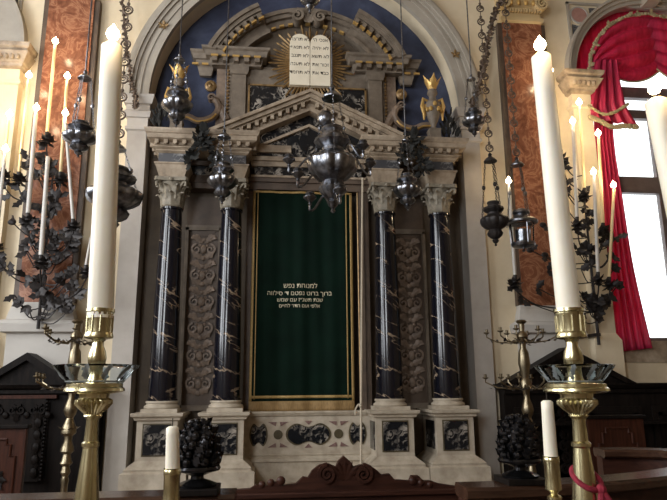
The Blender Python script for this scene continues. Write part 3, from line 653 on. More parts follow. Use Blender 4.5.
# ------------------------------------------------------------------ urns and greenery on the cornice
def urn(x, y, z, s, label):
    t = thing('urn', label, 'urn', (x, y, z), 'urns on the ark cornice')
    obj('base', MB().stack(x-.075*s, x+.075*s, y-.075*s, y+.075*s, [(z,.01),(z+.02,.01),(z+.13*s,0),(z+.15*s,.01),(z+.16*s,.01)]), 'grey_stone', t, smooth=0)
    obj('body', MB().lathe([(.05*s,.16*s),(.03*s,.19*s),(.04*s,.22*s),(.085*s,.3*s),(.105*s,.4*s),(.095*s,.46*s),(.05*s,.5*s),(.045*s,.53*s),(.075*s,.56*s),(.06*s,.6*s)], (x, y, z), 24), 'grey_stone', t)
    sw = MB()
    for k in range(12):
        tt = 2*PI*k/12; sw.ball((x+.105*s*math.cos(tt), y+.105*s*math.sin(tt), z+(.42-.06*abs(math.sin(2*tt)))*s), .028*s, seg=6, rings=4)
    obj('festoon', sw, 'gold', t)
    for sg in (-1, 1):
        obj('handle', MB().tube([(x+sg*.07*s, y, z+.48*s), (x+sg*.13*s, y, z+.5*s), (x+sg*.15*s, y, z+.42*s), (x+sg*.125*s, y, z+.33*s), (x+sg*.13*s, y, z+.27*s)], [.015*s,.025*s,.03*s,.022*s,.012*s], 7), 'gold', t)
    fl = MB()
    for k in range(10):
        tt = 2*PI*k/10+.3*(k % 2); fl.leaf((x+.03*s*math.cos(tt), y+.03*s*math.sin(tt), z+.58*s), (.45*math.cos(tt), .45*math.sin(tt), 1), (math.cos(tt), math.sin(tt), .2), (.2 if k % 2 else .14)*s, .1*s)
    fl.ball((x, y, z+.65*s), .06*s, sz=1.5, seg=8)
    obj('gilt_flame', fl, 'gold', t); t.scale = (.74, .74, 1); return t
p = at(434, 133, 7.95); urn(p.x, 7.95, 5.225, 1.4, 'stone urn with gilded flame and festoon on the right end of the ark cornice')
urn(at(177,120,7.98).x, 7.98, 5.225, 1.42, 'gilt topped stone urn behind the silver lamp on the left end of the ark cornice')
def boughs(px, py, Y, h, w, label, down=False):
    b = at(px, py, Y); t = MB()
    for k in range(46):
        u = random.random(); zz = h*u; ww = w*(1-u)*.9+.02
        xx = random.uniform(-1, 1)*ww; t.leaf(b+Vector((xx, random.uniform(-.06, .04), zz)), (xx*.8/w, random.uniform(-.4,.2), 1.0), (random.uniform(-.4,.4), -1, .2), h*random.uniform(.22,.4), h*.12)
    t.tube([b, b+Vector((0,0,h*.9))], [.02,.006], 6)
    return tag(obj('evergreen_bough', t, 'branch_green'), label, 'branches', 'dark boughs decorating the ark')
boughs(160, 127, 8.03, .30, .13, 'dark leafy bough beside the left urn on the ark cornice')
boughs(449, 138, 8.03, .33, .14, 'dark leafy bough beside the right urn on the ark cornice')
def swag_boughs(pa_, pm, pb_, Y, label):
    t = MB(); A_, M_, B_ = at(*pa_, Y), at(*pm, Y), at(*pb_, Y)
    for q0, q1 in ((M_, A_), (M_, B_)):
        t.tube([q0, (q0+q1)/2, q1], [.012,.02,.012], 6)
        for k in range(34):
            u = random.random(); c = q0.lerp(q1, u)+Vector((random.uniform(-.05,.05), random.uniform(-.05,.03), random.uniform(-.06,.05)))
            t.leaf(c, (random.uniform(-.8,.8), random.uniform(-.5,.1), random.uniform(-1,.6)), (random.uniform(-.4,.4), -1, .2), .14, .075)
    for k in range(8): t.leaf(M_+Vector((random.uniform(-.02,.02),0,-.05)), (random.uniform(-.25,.25),-.1,1), (0,-1,0), .2, .09)
    return tag(obj('evergreen_swag', t, 'branch_green'), label, 'branches', 'dark swags on the ark frieze')
swag_boughs((187,161), (203,133), (221,168), 7.66, 'dark peaked evergreen swag between the two left columns under the cornice')
swag_boughs((404,160), (413,137), (424,176), 7.66, 'dark peaked evergreen swag between the two right columns under the cornice')

# ------------------------------------------------------------------ candles
FL = []
def candle(top, bot, r, mat, label, group=None, lit=True, k=1.0, power=5):
    """top: where the wax ends, bot: foot; both points in the room"""
    t = thing('candle', label, 'candle', bot, group)
    d = top-bot; ax = d.normalized(); n = 6
    obj('wax_body', MB().tube([bot+d*(i/n) for i in range(n+1)]+[top+ax*r*.25], [r*1.0]+[r*(1-.12*i/n) for i in range(1, n+1)]+[r*.55], 16), mat, t, smooth=60)
    obj('wick', MB().tube([top, top+ax*r*.8+Vector((0,0,.01))], max(.0015, r*.08), 5), 'wick', t)
    if lit:
        h = .038*k; c = top+Vector((0,0,r*.5+.008))
        obj('flame', MB().lathe([(.001,0),(.011*k,h*.12),(.0155*k,h*.36),(.0125*k,h*.62),(.005*k,h*.86),(.0006,h*1.1)], c, 12), 'flame', t)
        FL.append((c+Vector((0,-.03,h*.5)), power))
    return t

# ------------------------------------------------------------------ tall brass candlesticks in the foreground
def px_prof(cx_line, rows, Y):
    """(photo height, half width in px) rows -> lathe profile"""
    s = (at(cx_line+10, rows[0][0], Y)-at(cx_line, rows[0][0], Y)).length/10
    return [(max(h*s, .001), at(cx_line, y, Y).z) for y, h in rows]
BF = .35
def big_candlestick(px, Y, label):
    b = at(px, 400, Y); t = thing('brass_candlestick', label, 'candlestick', (b.x, Y, BF), 'tall brass candlesticks in the foreground')
    c = (b.x, Y, 0); P_ = lambda rows: px_prof(px, rows[::-1], Y)
    zb0 = BF
    sh = [(.165,zb0),(.165,zb0+.03),(.14,zb0+.05),(.15,zb0+.08),(.08,zb0+.16),(.06,zb0+.3),(.075,zb0+.34),(.06,zb0+.38),(.075,zb0+.6)] + P_([(414,8.5),(416,9.5),(419,6.5),(422,6.2),(441,7.2),(443,9.2),(446,9.2),(448,7.6),(470,9.6),(500,12.5),(520,14)])
    obj('shaft', MB().lathe(sh, c, 28), 'brass', t)
    gad = lambda i, a: 1+.09*math.cos(22*a) if 1 <= i <= 4 else 1
    obj('gadrooned_cup', MB().lathe(P_([(398,15),(400,17),(404,17.2),(409,13),(413,8.6),(415,8.4)]), c, 132, mod=gad), 'brass', t)
    obj('drip_pan', MB().lathe(P_([(383,24),(384,27.5),(387,27.5),(388.5,29.5),(391,30),(392.5,26),(394,15),(399,14.5)]), c, 48), 'brass', t)
    obj('glass_dish', MB().grid(lambda u, v: Vector((c[0]+rr(v)*math.cos(2*PI*u), Y+rr(v)*math.sin(2*PI*u), at(px, 384-18.5*v, Y).z)), 48, 6), 'dish_glass', t, solid=.003)
    et = MB()
    et.torus((c[0], Y, at(px, 381.5, Y).z), rr(.13)+.003, .002, None, 40, 4)
    for k in range(12):
        a = 2*PI*k/12; d = Vector((math.cos(a), math.sin(a), 0)); r1, r2 = rr(.15), rr(.9)
        p1 = Vector((c[0], Y, at(px, 381, Y).z))+d*(r1+.004); p2 = Vector((c[0], Y, at(px, 367, Y).z))+d*(r2+.004)
        et.tube([p1, p2], .0015, 4)
        for e in range(3): q = p1.lerp(p2, .1+.28*e); et.leaf(q, (p2-p1)+Vector((-d.y, d.x, 0))*.02*(e-1), d, .03, .018, T=.05, bend=.05)
    obj('etched_leaf_ring', et, 'etched_glass', t)
    obj('vase_stem', MB().lathe(P_([(336,11),(338,8),(342,5.6),(346,5.8),(352,8.3),(358,9.3),(364,8.6),(368,6.5),(376,6.5),(384,10)]), c, 28), 'brass', t)
    so = obj('socket', MB().lathe(P_([(308.5,11.8),(309,14.2),(312,14.4),(313,13.2),(315,13.2),(316,12.9),(332,12.9),(333,13.6),(336,14.4),(338,14.2),(339,10)]), c, 36), 'brass', t)
    cl = MB(); s = (at(px+10, 320, Y)-at(px, 320, Y)).length/10
    for k in range(10):
        a = 2*PI*k/10; cl.tube([(c[0]+12.8*s*math.cos(a), Y+12.8*s*math.sin(a), at(px, 332, Y).z), (c[0]+12.8*s*math.cos(a), Y+12.8*s*math.sin(a), at(px, 316, Y).z)], 1.1*s, 6)
    obj('rib_ring', cl, 'brass', so)
    return t
SS = 2.0/606
rr = lambda v: SS*(24+14*v**1.3)
big_candlestick(94, 2.0, 'tall brass candlestick with engraved glass dish at left foreground')
rb = big_candlestick(577, 2.0, 'tall brass candlestick with engraved glass dish and red cord tied round its shaft at right')
for px, top, bot, lab in ((94, (112, 47), (99.5, 309), 'thick tall cream candle burning in the left foreground brass candlestick'), (577, (541, 57), (563.5, 309), 'thick tall cream candle burning in the right foreground brass candlestick')):
    b = at(px, 400, 2.0); zt_ = at(top[0], top[1], 2.0)
    candle(Vector((zt_.x, 2.0, zt_.z)), Vector((b.x, 2.0, at(*bot, 2.0).z-.03)), .0405, 'wax', lab, 'thick candles of the foreground candlesticks', k=1.5, power=2.0)
# red cord on the right candlestick
c = at(586.5, 478, 2.0); sh = MB(); R_ = .043
ring = [Vector((c.x+R_*math.cos(a), 2.0+R_*math.sin(a), c.z+.03*math.sin(a)-.006*math.cos(a))) for a in [2*PI*i/24 for i in range(25)]]
sh.tube(ring, .009, 8)
e1 = Vector((c.x+.022, 2.0-.045, c.z-.028)); sh.ball(e1, .017, seg=8)
sh.tube([e1, e1+Vector((.015,-.01,-.03)), e1+Vector((.03,-.008,-.08)), e1+Vector((.035,0,-.16))], [.01,.011,.011,.010], 8)
sh.tube([e1, e1+Vector((-.01,-.01,-.04)), e1+Vector((.0,-.008,-.12))], [.01,.011,.010], 8)
tag(obj('red_cord', sh, 'red_rope'), 'dark red cord knotted round the shaft of the right brass candlestick', 'cord')
# third thick candle in front of the window
b3 = at(700, 310, 2.0); t3 = at(656, 102, 2.0)
t = thing('brass_candlestick', 'brass candlestick of the thick candle in front of the window at the right edge', 'candlestick', (b3.x, 2.0, BF), 'tall brass candlesticks in the foreground')
obj('shaft', MB().lathe([(.165,BF),(.165,BF+.03),(.14,BF+.06),(.06,BF+.2),(.045,1.5),(.06,1.7),(.04,1.8),(.06,1.95),(.06,1.97),(.03,2.0),(.045,b3.z-.05),(.055,b3.z-.02),(.055,b3.z),(.03,b3.z+.001)], (b3.x, 2.0, 0), 28), 'brass', t)
candle(Vector((t3.x, 2.0, t3.z)), Vector((b3.x, 2.0, b3.z)), .046, 'wax', 'thick cream candle burning at the right edge in front of the window', 'thick candles of the foreground candlesticks', k=1.5, power=2)

# reading desk below the frame with two small candlesticks on it
DY0, DY1, DZ = 1.05, 1.80, 1.36
dk = thing('reading_desk', 'wooden reading desk under the two small brass candlesticks', 'desk', (.3, 1.4, BF))
obj('desk_top', MB().box(-.42, 1.02, DY0, DY1, DZ-.04, DZ), 'rail_wood', dk, bevel=.006, smooth=0)
obj('desk_body', MB().box(-.36, .96, DY0+.06, DY1-.06, BF, DZ-.04), 'dark_wood', dk, smooth=0)
def small_stick(px, top, joint, Y, label, lab2):
    s = Y/606; j = at(px, joint, Y); t = thing('small_candlestick', label, 'candlestick', (j.x, Y, DZ), 'small brass candlesticks on the desk')
    z = lambda y: at(px, y, Y).z
    k = z(joint)
    obj('stem', MB().lathe([(.05,DZ),(.05,DZ+.015),(.03,DZ+.03),(.012,DZ+.05),(.018,DZ+.09),(.011,DZ+.12),(.011,k-.125),(.019,k-.115),(.019,k-.105),(.009,k-.098),(.016,k-.088)], (j.x, Y, 0), 24), 'brass', t)
    obj('socket', MB().lathe([(.017,k-.09),(.022,k-.086),(.021,k-.07),(.0205,k-.065),(.0205,k-.02),(.022,k-.016),(.022,k-.006),(.0205,k-.003),(.0225,k),(.017,k)], (j.x, Y, 0), 28), 'brass', t)
    tp = at(top[0], top[1], Y)
    candle(Vector((tp.x, Y, tp.z)), Vector((j.x, Y, k-.002)), .0185, 'wax', lab2, 'short unlit candles on the desk', lit=False)
small_stick(172.5, (172.5, 428), 468, 1.70, 'small brass candlestick in front of the left bronze finial', 'short unlit white candle in front of the left bronze finial')
small_stick(551, (547, 402), 456, 1.70, 'small brass candlestick in front of the curved rail at right', 'short unlit white candle in the small brass holder at right')

# ------------------------------------------------------------------ platform, parapets, finials, bench
struct('floor_platform', MB().box(-5, 6, -3.0, 2.85, 0, BF), 'floor_stone', smooth=0)
RZ = 1.44
def parapet(path, label, name='parapet'):
    P3 = [Vector((x, y, 0)) for x, y in path]
    nrm = []
    for i in range(len(P3)):
        d = (P3[min(i+1, len(P3)-1)]-P3[max(i-1, 0)]).normalized(); nrm.append(Vector((-d.y, d.x, 0)))
    def band(w, z0, z1, prof=None):
        pr = prof or [(-w, z0), (w, z0), (w, z1), (-w, z1)]
        m = MB(); n = len(pr); v = []; f = []
        for p, q in zip(P3, nrm): v += [p+q*o+Vector((0,0,z)) for o, z in pr]
        for i in range(len(P3)-1):
            for k in range(n): a = i*n+k; b = i*n+(k+1) % n; f.append((a, b, b+n, a+n))
        f.append(tuple(range(n))); f.append(tuple(reversed(range(len(v)-n, len(v))))); return m.add(v, f)
    t = thing(name, label, 'railing', (P3[0].x, P3[0].y, 0))
    obj('panelling', band(.05, 0, RZ-.05), 'bench_wood', t, smooth=30)
    obj('handrail', band(0, 0, 0, [(-.085,RZ-.06),(.085,RZ-.06),(.105,RZ-.045),(.105,RZ-.015),(.09,RZ),(-.09,RZ),(-.105,RZ-.015),(-.105,RZ-.045)]), 'rail_wood', t, smooth=30)
    return t
lx = at(236, 490, 3.0).x
parapet([(-2.2, 3.0), (-1.2, 3.0), (lx, 3.0)], 'straight wooden parapet with polished handrail below the left brass candlestick')
cp2 = [(at(462, 485, 3.0).x, 3.02), (at(500, 488, 3.0).x, 3.02), (at(556, 486, 3.05).x, 3.05), (1.76, 3.13), (2.13, 3.27), (2.5, 3.5), (2.80, 3.8), (2.92, 4.1), (2.88, 4.35), (2.7, 4.48), (2.45, 4.52)]
def cr(pp, n=6):
    o = []
    for i in range(len(pp)-1):
        p0, p1, p2, p3 = [Vector(pp[max(0, min(len(pp)-1, i+j))]) for j in (-1,0,1,2)]
        for k in range(n):
            t = k/n; o.append(.5*((2*p1)+(p2-p0)*t+(2*p0-5*p1+4*p2-p3)*t*t+(3*p1-p0-3*p2+p3)*t**3))
    return [tuple(p) for p in o]+[pp[-1]]
parapet(cr(cp2), 'curved wooden parapet with polished handrail sweeping round at right')
def finial(px, Y, label):
    b = at(px, 485, Y); x = b.x; t = thing('bronze_finial', label, 'finial', (x, Y, RZ), 'bronze fruit finials on the parapet')
    obj('plinth', MB().box(x-.10, x+.10, Y-.1, Y+.1, RZ, RZ+.028), 'dark_wood', t, bevel=.004, smooth=0)
    z = RZ+.028
    obj('foot', MB().lathe([(.085,z),(.088,z+.01),(.06,z+.022),(.03,z+.032),(.028,z+.045),(.06,z+.058),(.098,z+.068),(.104,z+.078),(.098,z+.088),(.07,z+.092)], (x, Y, 0), 32), 'bronze', t)
    cl = MB().ball((x, Y, z+.175), .078, sz=1.3, seg=14, rings=8)
    rnd = random.Random(int(px))
    for k in range(105):
        v = (k+.5)/105; a = k*2.39996; h = .092+v*.19; R_ = .090*math.sqrt(max(.02, 1-max(0, (v-.12)/.92)**1.7))*(.86+.14*min(1, v/.12))
        c_ = (x+R_*math.cos(a), Y+R_*math.sin(a), z+h)
        if k % 3 == 0: cl.leaf((c_[0], c_[1], c_[2]-.02), (math.cos(a)*.3-.5*math.sin(a), math.sin(a)*.3+.5*math.cos(a), rnd.uniform(.2,1)), (math.cos(a), math.sin(a), .2), .055, .05)
        else: cl.ball(c_, rnd.uniform(.014,.024), seg=8, rings=6)
    obj('fruit_cluster', cl, 'bronze', t); return t
finial(197, 2.98, 'dark bronze finial of heaped fruit on the left parapet')
finial(521, 3.03, 'dark bronze finial of heaped fruit at the start of the curved right parapet')
# bench with carved crest
BY = 5.0
bn = thing('carved_bench', 'dark wooden bench with carved scroll and shell crest in front of the ark', 'bench', (AX, BY, 0))
Q = lambda px, py, Y=BY: (at(px, py, Y).x, at(px, py, Y).z)
bl, br_ = Q(222, 492)[0], Q(468, 487)[0]; zt0 = Q(345, 491)[1]
bxc = (Q(345, 480)[0])
obj('backrest', MB().box(bl, br_, BY, BY+.07, .3, zt0), 'bench_wood', bn, bevel=.006, smooth=0)
obj('seat', MB().box(bl, br_, BY-.45, BY+.02, .4, .46), 'bench_wood', bn, bevel=.006, smooth=0)
for x in (bl, br_-.08): obj('end_support', MB().box(x, x+.08, BY-.45, BY+.07, 0, .4), 'bench_wood', bn, smooth=0)
obj('top_rail', MB().box(bl-.02, br_+.02, BY-.03, BY+.1, zt0-.04, zt0), 'bench_wood', bn, bevel=.008, smooth=0)
out = [(222,491),(250,489),(256,485),(262,487),(270,485),(276,482),(282,486),(296,484),(303,477),(308,478),(312,471),(320,465),(329,464),(336,467),(339,461),(344,456),(350,461),(354,467),(361,465),(370,465),(378,471),(382,475),(390,474),(395,480),(410,481),(412,476),(419,476),(424,481),(432,481),(440,484),(468,488)]
poly = [Q(*p) for p in out]; poly = [(poly[0][0], zt0-.01)] + poly + [(poly[-1][0], zt0-.01)]
sv = MB().prism(poly, BY, BY+.06)
for sg in (-1, 1):
    cc_ = Q(345+sg*18, 474)
    sv.spiral(cc_, .085, .015, 2.0, PI/2 if sg < 0 else PI/2, .028, BY-.03, BY+.02, -sg if sg < 0 else -sg)
    for (px, py, r) in ((345+sg*64+(4 if sg > 0 else 0), 481, .035), (345+sg*74+(2 if sg > 0 else 0), 483, .03), (345+sg*83+(2 if sg > 0 else 0), 485, .028)):
        q = Q(px, py); sv.ball((q[0], BY+.01, q[1]), r, sy=.8, seg=10)
q = Q(345, 478)
for k in range(5): t_ = PI/2+(k-2)*.36; sv.leaf((q[0], BY, q[1]-.02), (math.cos(t_), -.1, math.sin(t_)), (0,-1,0), .16, .065)
obj('carved_crest', sv, 'bench_wood', bn)

# ------------------------------------------------------------------ dark choir stalls along the wall
SY = 7.85
def stall(x0, x1, xp, hw_, name_label, zc=1.95, pz_=.38):
    t = thing('choir_stall', name_label, 'choir stall', ((x0+x1)/2, SY+.15, 0))
    obj('back_board', MB().box(x0, x1, SY+.1, 8.12, 0, zc-.12), 'dark_wood', t, smooth=0)
    obj('stall_cornice', MB().stack(x0+.02, x1-.02, SY+.08, 8.12, [(zc-.14,0),(zc-.12,.02),(zc-.08,.02),(zc-.06,.06),(zc-.02,.09),(zc,.09)]), 'dark_wood', t, smooth=0)
    p_ = obj('pediment', MB().prism([(xp-hw_, zc),(xp+hw_, zc),(xp, zc+pz_)], SY+.02, 8.1), 'dark_wood', t, smooth=0)
    rk_ = MB()
    for sg in (-1, 1):
        pts = [(xp, zc+pz_+.03),(xp+sg*(hw_+.06), zc+.0),(xp+sg*(hw_-.08), zc),(xp, zc+pz_-.06)]
        rk_.prism(pts if sg < 0 else pts[::-1], SY-.05, 8.1)
    obj('pediment_moulding', rk_, 'dark_wood', p_, smooth=0)
    return t
lst = stall(-4.4, -2.02, -2.86, .50, 'dark carved wooden choir stall with small pediment at far left', 1.97, .33)
cv = MB().box(-3.5, -2.62, SY+.03, SY+.11, .85, 1.8)
for k in range(4):
    xx = -3.42+k*.24
    for sg in (-1, 1): cv.spiral((xx+sg*.05, 1.66), .07, .015, 1.4, PI/2, .025, SY, SY+.05, sg)
    cv.leaf((xx, SY+.02, 1.52), (0,-.1,1), (0,-1,0), .12, .09); cv.ball((xx+.12, SY+.02, 1.6), .04, sy=.7, seg=8)
for k in range(5): cv.ball((-2.68, SY+.02, .95+k*.14), .05, sy=.7, sz=1.2, seg=8).leaf((-2.68, SY+.02, .98+k*.14), (.3*(-1)**k,-.1,1), (0,-1,0), .1, .08)
f_ = obj('carved_frame', cv, 'dark_wood', lst)
gb = MB()
for k in range(22): gb.ball((-2.60, SY+.02, .87+k*.042), .018, seg=6, rings=4)
obj('bead_moulding', gb, 'dark_wood', f_)
obj('red_strip', MB().box(-4.3, -2.5, SY+.02, SY+.1, 1.79, 1.83), 'red_wood', lst, smooth=0)
rst = stall(2.95+.13, 7.8, 3.95, .84, 'long dark wooden choir stall with pediment and cornice under the window at right', 1.92, .44)
for x0 in (3.2, 4.15, 5.1, 6.05):
    pf = obj('stall_panel', MB().box(x0, x0+.8, SY+.07, SY+.11, .5, 1.62), 'dark_wood', rst, smooth=0)
    obj('panel_moulding', MB().box(x0+.08, x0+.72, SY+.05, SY+.08, 1.50, 1.54).box(x0+.08, x0+.12, SY+.05, SY+.08, .6, 1.54).box(x0+.68, x0+.72, SY+.05, SY+.08, .6, 1.54), 'dark_wood', pf, smooth=0)
cv = MB()
for k in range(6):
    cv.spiral((3.82, .85+k*.14), .08, .02, 1.3, PI/2, .03, SY+.02, SY+.08, (-1)**k); cv.leaf((3.82, SY+.04, .8+k*.14), (.3*(-1)**k,-.1,1), (0,-1,0), .14, .1)
obj('carved_upright', cv.box(3.70, 3.94, SY+.07, SY+.1, .7, 1.7), 'dark_wood', rst)
obj('arm_ledge', MB().box(3.1, 7.6, SY-.12, SY+.1, 1.40, 1.44), 'dark_wood', rst, smooth=0)
# red-brown bench ends
def bench_end(px0, px1, py, Y, label):
    a_ = at(px0, py, Y); b_ = at(px1, py, Y); z1 = a_.z
    t = thing('bench_end', label, 'bench', ((a_.x+b_.x)/2, Y, 0), 'red brown bench ends by the walls')
    obj('end_board', MB().box(a_.x, b_.x, Y, Y+.06, 0, z1-.02), 'red_wood', t, bevel=.005, smooth=0)
    obj('cap', MB().box(a_.x-.02, b_.x+.02, Y-.03, Y+.09, z1-.02, z1+.015), 'dark_wood', t, bevel=.005, smooth=0)
    w = b_.x-a_.x; x = a_.x; q = .16*w
    fr = MB(); p = [(x+q, .35), (x+q, z1-.28), (x+q+.05, z1-.28), (x+q+.05, z1-.17), (x+q+.09, z1-.17), (x+q+.09, z1-.12), (x+w-q-.09, z1-.12), (x+w-q-.09, z1-.17), (x+w-q-.05, z1-.17), (x+w-q-.05, z1-.28), (x+w-q, z1-.28), (x+w-q, .35)]
    fr.tube([(a, Y-.005, b) for a, b in p], .012, 6)
    obj('panel_moulding', fr, 'red_wood', t)
    rs = MB()
    for k in range(8): tt = k*PI/4; rs.leaf((x+w/2, Y, z1-.5), (math.cos(tt), -.1, math.sin(tt)), (0,-1,0), .13, .07)
    rs.ball((x+w/2, Y-.01, z1-.5), .04, seg=8)
    obj('carved_rosette', rs, 'dark_wood', t); return t
bench_end(587, 643, 417, 6.6, 'red brown wooden bench end with stepped panel behind the curved parapet')
bench_end(-28, 27, 427, 6.6, 'red brown wooden bench end at the lower left edge')
struct('trim_dado_left', MB().box(-6.8, -2.0, 8.13, 8.25, 0, 1.9), 'dark_wood', smooth=0)

# ------------------------------------------------------------------ brass floor candelabra with twig arms
def candelabrum(px_top, px_bot, Y, label):
    a_ = at(px_top, 320, Y); x = a_.x
    t = thing('brass_candelabrum', label, 'candelabrum', (x, Y, 0), 'brass floor candelabra with twig arms')
    z = lambda y: at(px_top, y, Y).z; s = Y/606
    def pr(rows): return [(h*s, z(y)) for y, h in rows[::-1]]
    zz = z(485)
    prof = [(.20,0),(.20,.04),(.12,.1),(.05,.2),(.035,.4),(.05,.45),(.035,.5)]
    prof = [p for p in prof if p[1] < zz] + pr([(320,4),(322,5.5),(324,3),(331,2.6),(334,5),(337,5.6),(341,3.4),(348,3),(352,5),(364,6),(372,4.4),(378,3.4),(382,5.6),(388,5.6),(391,3.4),(398,2.8),(405,5),(410,6),(414,5),(418,3),(423,4.6),(428,6.4),(433,6.6),(436,3.6),(441,3.4),(447,5.4),(451,6),(454,3.2),(460,4.2),(463,5.6),(466,3),(472,4.4),(476,2.6),(480,3.6),(485,2.8)])
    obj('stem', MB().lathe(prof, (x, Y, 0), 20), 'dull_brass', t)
    cu_ = MB()
    for k in range(6): an = k*PI/3; cu_.leaf((x, Y, z(431)), (math.cos(an), math.sin(an), .25), (0,0,1), .11, .06)
    obj('leaf_collar', cu_, 'dull_brass', t)
    for level, (yy, R_, n) in enumerate(((338, .36, 8), (384, .40, 8))):
        for k in range(n):
            an = 2*PI*(k+.3)/n; d = Vector((math.cos(an), math.sin(an), 0)); c_ = Vector((x, Y, z(yy)+.0)); rr_ = R_*(1 if k % 2 else .72)
            pts = [c_+d*.03, c_+d*.3*rr_+Vector((0,0,-.05)), c_+d*.7*rr_+Vector((0,0,-.035)), c_+d*rr_+Vector((0,0,.02)), c_+d*rr_+Vector((0,0,.05))]
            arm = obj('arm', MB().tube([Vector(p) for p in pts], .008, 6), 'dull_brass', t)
            e = pts[-1]
            nz = MB().lathe([(.008,0),(.03,.012),(.032,.02),(.014,.024),(.016,.05),(.018,.052)], e, 10)
            obj('candle_cup', nz, 'dull_brass', arm)
            tw = MB()
            for q in range(5):
                u = .25+.15*q; p = c_+d*(u*rr_)+Vector((0,0,-.04)); tw.leaf(p, (d.x*.3-d.y*(-1)**q, d.y*.3+d.x*(-1)**q, random.uniform(-.8,.8)), (0,-.5,1), .06, .035)
            obj('twig_leaf', tw, 'iron', arm)
    return t
candelabrum(78, 66, 6.1, 'tall brass floor candelabrum with twig arms behind the left brass candlestick')
candelabrum(521, 533, 6.1, 'tall brass floor candelabrum with twig arms behind the right bronze finial')

# ------------------------------------------------------------------ wrought iron flower candelabra on the wall
def iron_tree(foot, top, Y, cups, extra, label, cl_label):
    f0 = at(*foot, Y); t0 = at(*top, Y)
    t = thing('iron_candelabrum', label, 'candelabrum', f0, 'wrought iron flower candelabra')
    obj('stem', MB().tube([f0, f0.lerp(Vector((f0.x, Y, t0.z)), .5), Vector((f0.x, Y, t0.z))], [.022,.018,.012], 8), 'iron', t)
    obj('wall_bracket', MB().box(f0.x-.03, f0.x+.03, Y-.02, 8.235, f0.z+.12, f0.z+.16), 'iron', t)
    for i, (c2, fl2, r, mat, lit, yo, lab) in enumerate(cups):
        e = at(c2[0], c2[1]+9, Y+yo); up = at(c2[0], c2[1], Y+yo)
        zr = max(f0.z+.15, min(t0.z-.05, e.z-.35)); s0 = Vector((f0.x, Y, zr)); mid = s0.lerp(e, .6)
        bp = cr3([s0, s0.lerp(mid, .5)+Vector((0,0,-.08)), mid+Vector(((e.x-s0.x)*.15,0,-.12)), e+Vector((0,0,-.08)), e])
        bm_ = MB().tube(bp, .010, 6)
        for k in range(9):
            p = bp[int(random.random()*(len(bp)-1))]
            bm_.leaf(p, (random.uniform(-1,1), random.uniform(-.4,.2), random.uniform(-1,1)), (random.uniform(-.4,.4), -1, .2), .15, .10)
        br = obj('branch', bm_, 'iron', t)
        cu_ = MB().lathe([(.012,-.02),(.028,.0),(.05,.02),(.05,.03),(.03,.035)], e, 12)
        for k in range(14): an = k*PI/7; cu_.leaf(e+Vector((0,0,.0)), (math.cos(an), math.sin(an), (.75, .0, -.75)[k % 3]), (0,0,1), .125, .085)
        cu_.tube([e, up], [.028,.025], 10)
        obj('flower_cup', cu_, 'iron', br)
        tp = at(fl2[0], fl2[1]+5, Y+yo)
        candle(tp, up, r*.68, mat, lab, cl_label, lit=lit, k=2.6, power=8.5)
    ex = MB()
    for (px, py, kind) in extra:
        p = at(px, py, Y-.08)
        if kind == 'f': ex.flower(p, (random.uniform(-.3,.3), -1, .3), .10, 6)
        elif kind == 'b': ex.ball(p, .052, sy=.4, sz=.8, seg=10).leaf(p, (random.uniform(-1,1), -.2, random.uniform(-1,.6)), (0,-1,.2), .13, .1)
        else:
            ex.leaf(p, (random.uniform(-1,1), -.2, random.uniform(-1,.6)), (0,-1,.2), .15, .1)
            ex.leaf(p, (random.uniform(-1,1), -.2, random.uniform(-1,.6)), (0,-1,.2), .13, .09)
        ex.tube(cr3([p, p.lerp(Vector((f0.x, Y, p.z-.1)), .5)+Vector((0,0,-.12)), Vector((f0.x, Y, max(f0.z+.1, p.z-.15)))]), .008, 5)
    obj('flower_sprays', ex, 'iron', t)
    return t
def cr3(pp, n=5):
    o = []
    for i in range(len(pp)-1):
        p0, p1, p2, p3 = [Vector(pp[max(0, min(len(pp)-1, i+j))]) for j in (-1,0,1,2)]
        for k in range(n):
            t = k/n; o.append(.5*((2*p1)+(p2-p0)*t+(2*p0-5*p1+4*p2-p3)*t*t+(3*p1-p0-3*p2+p3)*t**3))
    return o+[Vector(pp[-1])]
rnd = random.Random(3)
left_cups = [((47,132),(55,40),.032,'yellow_wax',True,-.1,'tall yellow taper with the highest flame of the left iron candelabrum'),
 ((60.5,172),(67,75),.030,'yellow_wax',True,-.15,'yellow taper right of the highest flame of the left iron candelabrum'),
 ((19,172),(28.5,74),.030,'yellow_wax',True,-.1,'yellow taper with flame beside the left wall capital'),
 ((28,213),(36,107),.040,'grey_wax',True,-.2,'thick pale candle with large flame at the left edge of the red marble'),
 ((41,255),(48,152),.042,'grey_wax',False,-.3,'pale unlit candle in the middle of the left iron candelabrum'),
 ((73,219),(65,112),.030,'grey_wax',True,-.25,'pale candle tilted to the left before the red marble pilaster'),
 ((3,168),(9,113),.030,'yellow_wax',True,-.1,'short yellow taper near the left picture edge'),
 ((-4,240),(5,148),.034,'grey_wax',True,-.2,'pale candle cut by the left picture edge'),
 ((86,265),(91,232),.026,'grey_wax',False,-.2,'short unlit candle close beside the left foreground candle')]
left_extra = [(rnd.uniform(8,80), rnd.uniform(235,310), rnd.choice('ffll')) for _ in range(26)]+[(rnd.uniform(26,76), rnd.uniform(150,235), rnd.choice('ffl')) for _ in range(14)]+[(12,222,'b'),(38,155,'b'),(57,205,'b'),(75,250,'b'),(24,245,'b'),(20,303,'f'),(28,305,'l'),(48,300,'l'),(2,268,'f'),(65,285,'l')]
iron_tree((38,329), (42,160), 7.95, left_cups, left_extra, 'dark wrought iron candelabrum of leaves and flowers at left before the red marble', 'candles of the left iron candelabrum')
